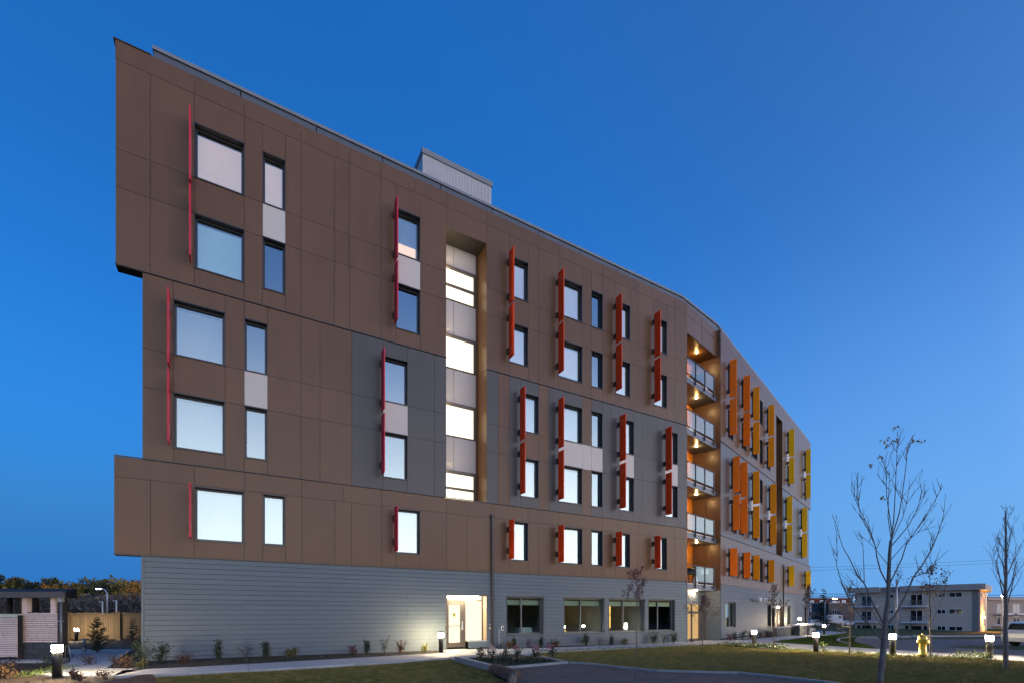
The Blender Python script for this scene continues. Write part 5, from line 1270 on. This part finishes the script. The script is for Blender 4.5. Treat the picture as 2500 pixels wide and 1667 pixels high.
m = MB(); m.box(84.2, 87.0, 129, 131.2, -.9, 1.35); bx = build('cargo_box', m, WHT, tk)
m = MB()
for i in range(9): m.box(84.4+i*.14, 84.4+i*.14+.10, 128.985, 128.998, .62, .62+(.24 if i % 3 else .32))
build('lettering', m, NAVY, bx)
m = MB(); m.box(87.05, 88.3, 129, 131.2, -1.1, 1.2); cb = build('cab', m, WHT, tk)
m = MB(); m.box(87.2, 88.1, 128.985, 128.998, .35, .95); build('cab_window', m, CARG, cb)
m = MB(); m.box(84.2, 88.2, 129.2, 131, -1.35, -.9); build('chassis', m, PLAST, tk)
for x in (84.9, 87.7): m = MB(); m.tube([(x, 128.95, -1.3), (x, 129.3, -1.3)], .45, 14); build('wheel', m, TYRE, tk)
# street lamps and poles
def lamp_post(x, y, h, arm, label, mat, side=-1, zb=None, r=.06, group='street lamps', lit=True):
    z0 = (G(x, y)-.15) if zb is None else zb; t = empty('street_lamp', (x, y, z0), label, 'street lamp', group)
    pts = [(x, y, z0), (x, y, z0+h*.82)]+[(x+side*arm*(1-math.cos(a)), y, z0+h*.82+h*.18*math.sin(a)) for a in np.linspace(.2, 1.5, 6)]
    m = MB(); m.tube(pts, [r]*2+[r*.75]*6, 8); build('pole', m, GALV, t, True)
    e = Vector(pts[-1]); m = MB(); m.box(min(e.x, e.x+side*.9), max(e.x, e.x+side*.9), y-.18, y+.18, e.z-.06, e.z+.10); hd = build('lamp_head', m, GALV, t)
    if lit: m = MB(); m.box(min(e.x+side*.1, e.x+side*.8), max(e.x+side*.1, e.x+side*.8), y-.14, y+.14, e.z-.12, e.z-.061); build('lens', m, mat, hd)
    return t
lamp_post(-71.2, 85, 7.1, 1.2, 'tall curved street lamp standing above the wooden fence', LAMPW, -1, r=.11)
lamp_post(71.2, 110, 6.9, 2.0, 'curved street lamp with an orange glow before the red apartment house', LAMPO, 1, r=.12, zb=-1.8)
for x, h, lab in ((-67.8, 4.65, 'short grey pole left of the curved lamp beyond the fence'), (-65.5, 4.85, 'short grey pole with a side arm right of the curved lamp')):
    t = empty('pole', (x, 80, -1.1), lab, 'pole', 'grey poles beyond the fence'); m = MB(); m.tube([(x, 80, -1.1), (x, 80, -1.1+h)], .10, 8); build('shaft', m, GALV, t)
    m = MB(); m.box(x-.55, x+.1, 79.9, 80.1, -1.1+h-.1, -1.1+h+.04); build('arm', m, GALV, t)
x, y = 34.7, 43.6; gz = G(x, y)-.1
t = empty('steel_pole', (x, y, gz), 'tall thin grey steel pole standing before the beige apartments', 'pole')
m = MB(); m.tube([(x, y, gz), (x, y, 4.65)], [.11, .075], 10); build('shaft', m, GALV, t, True)
m = MB(); m.box(x-.2, x+.2, y-.2, y+.2, gz, gz+.12); build('base', m, CONC, t)
# handrail
hr = empty('handrail', (29, 43.2, G(29, 43.2)), 'black metal handrail beside the steps on the far grass', 'handrail')
HP = [(28.9, 43.0), (31.0, 44.6), (25.6, 36.6), (36.5, 48.5)]
tops = []
for x, y in ((28.9, 43.0), (30.6, 44.9), (32.2, 46.6)):
    z0 = G(x, y)-.1; m = MB(); m.tube([(x, y, z0), (x, y, z0+1.15)], .035, 6); build('post', m, BLACKM, hr); tops.append((x, y, z0+1.15))
tops.append((27.0, 39.2, G(27, 39.2)+.85)); tops.append((25.9, 36.9, G(26, 37)+.75))
x, y = 25.9, 36.9; m = MB(); m.tube([(x, y, G(x, y)-.1), (x, y, G(x, y)+.75)], .035, 6); build('post', m, BLACKM, hr)
m = MB(); m.tube([tops[2], tops[1], tops[0], tops[3], tops[4]], .03, 6); build('rail', m, BLACKM, hr)
m = MB(); m.tube([(a, b, c-.45) for a, b, c in (tops[2], tops[1], tops[0], tops[3], tops[4])], .022, 6); build('rail', m, BLACKM, hr)
# stone planter by the far corner
sp = empty('stone_planter', (23.5, 40.7, G(23.5, 40.7)), 'dark stone block planter with pale coping below the far ground floor windows', 'planter')
rg = random.Random(2)
def pl3(name, s0, s1, k0, k1, z0, z1, mt, par=sp): m = MB(); pbox(m, 3, s0, s1, k0, k1, z0, z1); return build(name, m, mt, par)
for r in range(4):
    s_ = 9.6
    while s_ < 15.8:
        w_ = rg.uniform(.45, .8); pl3('stone_block', s_, min(s_+w_-.015, 15.8), -1.05+rg.uniform(-.01, .01), -.78, -.36+r*.19, -.36+r*.19+.182, BLKM); s_ += w_
for r in range(5):
    s_ = 14.6
    while s_ < 20.2:
        w_ = rg.uniform(.5, .85); pl3('stone_block', s_, min(s_+w_-.015, 20.2), -1.65+rg.uniform(-.01, .01), -1.2, -.45+r*.19, -.45+r*.19+.182, BLKM); s_ += w_
pl3('coping', 9.55, 14.5, -1.10, -.72, .405, .47, CONC); pl3('coping', 14.5, 20.3, -1.75, -1.1, .50, .64, WHT)
pl3('end_pier', 18.6, 20.2, -1.85, -1.66, -.5, .18, CONC); pl3('end_niche', 18.9, 19.9, -1.87, -1.852, -.45, .08, PLAST)
bpy.context.view_layer.update()
# beige apartments
def bldg_plane(P, D):
    def Q(s, k, z): return (P[0]+s*D[0]-k*D[1], P[1]+s*D[1]+k*D[0], z)
    def bx(s0, s1, k0, k1, z0, z1): return MB().hexa([Q(s0, k0, z0), Q(s1, k0, z0), Q(s1, k1, z0), Q(s0, k1, z0), Q(s0, k0, z1), Q(s1, k0, z1), Q(s1, k1, z1), Q(s0, k1, z1)])
    return bx
A = empty('beige_apartments', (79.4, 82, -1.3), 'three storey beige apartment block with a flat overhanging parapet across the parking lot', 'apartment building')
bx = bldg_plane((66.8, 96), (.67, -.743))
build('wall', bx(1.09, 18.7, 0, 16, -2.2, 5.6), STUC, A)
build('dark_strip', bx(17.95, 18.66, -.06, .0, -1.6, 5.58), STUCD, A)
build('parapet', bx(.08, 5.2, -1.0, .02, 5.6, 6.6), FASB, A); build('parapet', bx(5.2, 8.2, -.25, .02, 5.6, 6.55), STUCD, A); build('parapet', bx(8.2, 19.2, -.8, 17, 5.62, 6.64), FASB, A)
build('roof', bx(.3, 18.7, .03, 16, 6.3, 6.5), STUCD, A)
def awin(s0, s1, z0, z1, n=2, par=A, bxf=bx):
    f = MB(); t_ = .07
    for q in ((s0, s1, -.05, .03, z0, z0+t_), (s0, s1, -.05, .03, z1-t_, z1), (s0, s0+t_, -.05, .03, z0+t_, z1-t_), (s1-t_, s1, -.05, .03, z0+t_, z1-t_)):
        b_ = bxf(*q); f.add(b_.v, b_.f)
    for i in range(1, n): c_ = s0+(s1-s0)*i/n; b_ = bxf(c_-.04, c_+.04, -.05, .03, z0+t_, z1-t_); f.add(b_.v, b_.f)
    w_ = build('window', f, WHT, par); build('pane', bxf(s0+t_, s1-t_, -.02, .01, z0+t_, z1-t_), CARG, w_)
for q in ((6.64, 7.17, 4.44, 5.19, 1), (6.25, 7.17, 1.58, 2.24, 2), (6.25, 7.23, -1.36, -.56, 2), (1.38, 2.1, -1.34, -.64, 1), (2.2, 3.9, -1.34, -.64, 1), (4.0, 4.58, -1.34, -.64, 1),
          (8.77, 9.5, -1.40, -.6, 1), (9.65, 11.3, -1.40, -.6, 1), (11.4, 12.09, -1.4, -.6, 1), (13.39, 14.44, 4.5, 5.25, 2), (14.9, 16.64, 4.44, 5.29, 2), (13.34, 14.5, 1.53, 2.31, 2), (14.9, 16.67, 1.53, 2.39, 2),
          (13.34, 14.5, -1.42, -.59, 2), (14.9, 16.69, -1.44, -.64, 2), (2.16, 3.83, 3.01, 5.07, 2), (2.16, 3.83, .2, 2.09, 2), (9.65, 11.37, 3.05, 5.10, 2), (9.65, 11.37, .2, 2.22, 2)): awin(*q)
for s0, s1, z in ((.59, 4.85, 2.80), (.9, 4.85, -.14), (8.32, 12.15, 2.76), (8.39, 12.21, -.15)):
    bl = build('balcony', bx(s0, s1, -1.5, 0, z, z+.22), WHT, A)
    r_ = MB()
    for q in ((s0, s1, -1.48, -1.44, z+1.15, z+1.2), (s0, s1, -1.48, -1.44, z+.3, z+.34)): b_ = bx(*q); r_.add(b_.v, b_.f)
    u = s0
    while u < s1: b_ = bx(u, u+.03, -1.47, -1.45, z+.34, z+1.15); r_.add(b_.v, b_.f); u += .16
    build('railing', r_, STUCD, bl)['kind'] = 'stuff'
bxr = bldg_plane((79.4, 82), (.743, .67))
build('side_wall', bxr(.02, 9, -.03, .3, -2.2, 5.6), pm('warm_stucco', (.36, .315, .285), rough=.9), A)
build('side_parapet', bxr(-.5, 14, -.7, .3, 5.63, 6.63), FASB, A)
build('back_wing', bxr(9, 24, 1.5, 12, -2.2, 5.4), STUC, A)
for q in ((1.4, 1.9, 4.3, 5.0, 1), (2.6, 3.1, 4.3, 5.0, 1), (1.4, 1.9, 1.4, 2.1, 1), (6.8, 7.4, 4.2, 5.2, 1), (6.8, 7.4, 1.4, 2.1, 1), (1.4, 1.9, -1.6, -.6, 1), (6.8, 7.4, -1.6, -.6, 1)):
    a, b, c, d, n = q; awin(a, b, c, d, n, A, lambda s0, s1, k0, k1, z0, z1: bxr(s0, s1, k0-.03, k1-.03, z0, z1))
wl = build('wall_lamp', bxr(3.6, 3.8, -.35, -.15, .85, 1.05), LAMPO, A)
ld = bpy.data.lights.new('sodium_light', 'POINT'); ld.energy = 380; ld.color = (1, .38, .06); ld.shadow_soft_size = .1
lb = bpy.data.objects.new('sodium_light', ld); COL.objects.link(lb); lb.parent = A
q = bxr(4.2, 4.4, -.75, -.55, .85, 1.05).v[0]; lb.location = Vector(q)-Vector(A.location)
# second beige block to the right, one behind on the left, the red house
A2 = empty('tan_apartments', (112, 106, -1.3), 'tan apartment block with white balconies at the right edge behind the car', 'apartment building')
bx2 = bldg_plane((106, 108), (.97, .24))
build('wall', bx2(.0, 24, 0, 12, -2.2, 4.6), pm('tan_stucco', (.36, .28, .225), rough=.9), A2); build('parapet', bx2(-.3, 24.3, -.5, 12.3, 4.6, 5.3), FASB, A2)
for z in (1.8, -.9):
    for a in (3.2, 8.2, 13.2): awin(a, a+2.2, z, z+1.9, 2, A2, bx2); build('balcony', bx2(a-1, a+3, -1.4, 0, z-.45, z-.2), WHT, A2)
A3 = empty('low_brown_house', (90, 142, -1.6), 'low brownish building seen between the red house and the beige block', 'house')
bx3 = bldg_plane((93, 142), (1, 0))
build('wall', bx3(0, 9, 0, 8, -2.2, 4.4), pm('brown_stucco', (.15, .12, .105), rough=.9), A3); build('roof', bx3(-.3, 9.3, -.3, 8.3, 4.4, 4.75), STUCD, A3); awin(1.2, 2.4, 1.5, 2.7, 2, A3, bx3)
build('chimney', bx3(2.5, 4.6, 2, 3, 4.76, 5.4), WHT, A3)
RB_ = empty('red_apartment_house', (112, 168, -1.8), 'dark red brick apartment house with pale balconies behind the tall spruce', 'apartment building')
bx4 = bldg_plane((101, 166), (1, 0))
build('wall', bx4(0, 16, 0, 10, -2.2, 6.6), REDB, RB_); build('parapet', bx4(-.2, 16.2, -.3, 10.2, 6.6, 7.1), STUCD, RB_)
for a in (1.2, 4.6, 12.2):
    build('pale_bay', bx4(a, a+1.3, -.25, 0, -1.5, 6.2), WHT, RB_)
    for z in (-.6, 2.0, 4.5): awin(a+.3, a+.9, z, z+1.2, 1, RB_, lambda s0, s1, k0, k1, z0, z1: bx4(s0, s1, k0-.26, k1-.26, z0, z1))
for a in (2.8, 8.2, 14.0):
    for z in (-.9, 1.8, 4.4): build('balcony', bx4(a, a+2.0, -1.3, 0, z, z+.9), pm('pale_balcony', (.38, .34, .33), rough=.8) if 'pale_balcony' not in MATS else MATS['pale_balcony'], RB_)
build('porch_lamp', bx4(2.9, 3.5, -.8, -.3, 1.9, 2.3), em('porch_lamp', (1, .6, .25), 3), RB_)
t = empty('street_light_head', (94, 92, 0), 'bright white street light on a pole behind the narrow bare tree', 'street lamp')
m = MB(); m.tube([(93.3, 92, -1.4), (93.3, 92, 4.9)], .10, 8); build('pole', m, GALV, t)
m = MB(); m.lathe([(.05, -.16), (.20, -.08), (.20, .1), (.05, .16)], (93.3, 92, 4.95), 10); build('lens', m, em('white_street_light', (1, .80, .42), 30), t)
# overhead wires
for z0, y0, lab, r in ((4.62, 90, 'lower of the two thick overhead cables crossing before the beige apartments', .045), (5.05, 90, 'upper of the two thick overhead cables crossing before the beige apartments', .045), (9.9, 95, 'lower thin power wire high in the sky on the right', .022), (10.5, 95, 'upper thin power wire high in the sky on the right', .022)):
    P = [(x, y0, z0+(x-60)*(.045 if r < .03 else -.002)+((x-85)/60)**2*.9) for x in np.linspace(28, 150, 26)]
    m = MB(); m.tube(P, r, 5); tag(build('overhead_wire', m, BLACKM), lab, 'cable', 'overhead wires')

# ================================================================== FAR TREES
def leaf_blob(f, c, r, n, size, rg, squash=1.):
    for i in range(n):
        d = Vector((rg.gauss(0, 1), rg.gauss(0, 1), rg.gauss(0, 1))).normalized()*r*(rg.random()**.4); d.z *= squash
        f.leaf(Vector(c)+d, size*rg.uniform(.6, 1.4), rg, aspect=.8)
def far_tree(x, y, h, w, leaf, label, seed, pine=False):
    rg = random.Random(seed); z0 = G(x, y)-.2; t = empty('autumn_tree' if not pine else 'pine_tree', (x, y, z0), label, 'tree', 'trees on the far hillside')
    m = MB(); m.tube([(x, y, z0), (x+.1, y, z0+h*.85)], [h*.022, h*.008], 6); build('trunk', m, BARKD, t)
    f = MB()
    for k in range(15):
        u = rg.uniform(.28, .95); r = w*.5*(1-abs(u-.5)*1.3)*rg.uniform(.3, .8); a = rg.uniform(0, 6.28)
        leaf_blob(f, (x+math.cos(a)*r, y+math.sin(a)*r, z0+h*u), w*.20*rg.uniform(.7, 1.3), 34, h*.042, rg, .8)
    build('crown', f, leaf, t)
for i, (px_, Y, top, w, lf, lab) in enumerate([
      (122, 118, 1402, 5.5, LPIN, 'tall thin dark tree poking out of the forest above the shelter roof'), (112, 116, 1424, 5, LAUT, 'rusty orange tree left of the thin dark tree'),
      (140, 117, 1424, 5, LAUT, 'orange brown tree right of the thin dark tree'), (262, 116, 1414, 6, LPIN, 'dark round pine left of the golden trees'), (245, 118, 1417, 5, LPIN, 'dark green tree at the left of the round pine'),
      (293, 114, 1410, 7.5, LAUY, 'broad golden tree next to the building corner'), (322, 112, 1411, 6, LAUT, 'orange tree beside the golden one at the building corner'), (346, 114, 1413, 6, LAUT, 'orange tree half hidden by the building corner'),
      (310, 105, 1444, 4, LAUY, 'small bright yellow tree below the golden one'), (215, 118, 1423, 6, LFOR, 'mid green tree in the middle of the forest edge'), (190, 117, 1426, 6, LAUY, 'yellowish green tree at the dip in the forest edge'),
      (165, 117, 1428, 5, LAUT, 'pale orange tree at the dip in the forest edge'), (18, 116, 1434, 4.5, LAUT, 'small orange tree at the far left edge'), (75, 118, 1412, 6, LPIN, 'dark pine left of the thin dark tree'), (45, 120, 1406, 6, LPIN, 'dark pine above the left part of the shelter roof'), (4, 122, 1402, 6, LPIN, 'dark pine at the left edge of the picture')]):
    x = (px_-1250)/1180*Y; h = 1.55+(1497-top)*Y/1180-G(x, Y)
    far_tree(x, Y, h, w, lf, lab, 200+i)
def mass(name, x0, x1, y0, y1, h0, h1, n, size, mat, label, seed, cat='woodland'):
    rg = random.Random(seed); f = MB()
    for i in range(n):
        x = rg.uniform(x0, x1); y = rg.uniform(y0, y1); hx_ = (h0+(h1-h0)*(.5+.5*math.sin(x*.55+1.3*math.sin(x*.21))*math.sin(y*.7)))
        f.leaf((x, y, G(x, y)-.2+hx_*rg.random()**.55), size*rg.uniform(.6, 1.5), rg, aspect=.7)
    return tag(build(name, f, mat), label, cat, kind='stuff')
mass('far_wood', -150, -78, 118, 130, 9.4, 12.2, 19000, .75, LFORA, 'dark green forest covering the hillside behind the autumn trees', 31)
mass('far_wood', -150, -78, 112, 119, 5.5, 9, 7000, .6, LAUY, 'yellowing undergrowth along the forest edge', 32)
mass('brush', -100, -55, 86, 98, 4.9, 6.7, 15000, .42, LBRU, 'grey brown leafless brush between the fence and the forest', 33, 'brush')
mass('far_wood', 70, 92, 133, 139, 2.5, 4.0, 1200, .5, LBRU, 'bare brownish brush behind the distant parked cars', 34, 'brush')
# across the street behind the camera: the row of trees the ground floor windows mirror
mass('tree_row', 56, 72, -60, 28, 5.4, 7.4, 15000, 1.4, LFOR, 'row of trees on the far side of the street behind the viewer', 35)

def scatter(name, poly, n, mat, label, seed, dz):
    rg = random.Random(seed); f = MB(); xs = [p[0] for p in poly]; ys = [p[1] for p in poly]; k = 0
    while k < n:
        x = rg.uniform(min(xs), max(xs)); y = rg.uniform(max(10.3, min(ys)), max(ys))
        if not inpoly(x, y, poly): continue
        k += 1; f.leaf((x, y, G(x, y)+dz+rg.uniform(0, .012)), rg.uniform(.025, .055), rg, flat=.85, aspect=.6)
    return tag(build(name, f, mat), label, 'leaves', kind='stuff')
scatter('fallen_leaves', LAWNL, 260, LBRN, 'dry fallen leaves scattered over the left lawn', 51, -.03)
scatter('fallen_leaves', LAWNR, 420, LBRN, 'dry fallen leaves scattered over the big lawn', 52, .02)
scatter('fallen_leaves', ASP, 120, LBRN, 'fallen leaves blown over the asphalt drive', 53, -.01)
scatter('fallen_leaves', [FS(.3, 1.2), FS(10, .6), FS(10, 1.6), FS(.6, 2.9)], 320, LOLV, 'pale leaf litter on the mulch before the left siding', 54, -.005)
scatter('fallen_leaves', [(-14, 11.2), (-9.2, 10.3), (-9.1, 11.4), (-11, 12), (-14, 15)], 300, LBRN, 'leaf litter on the red mulch at the front left', 55, -.015)
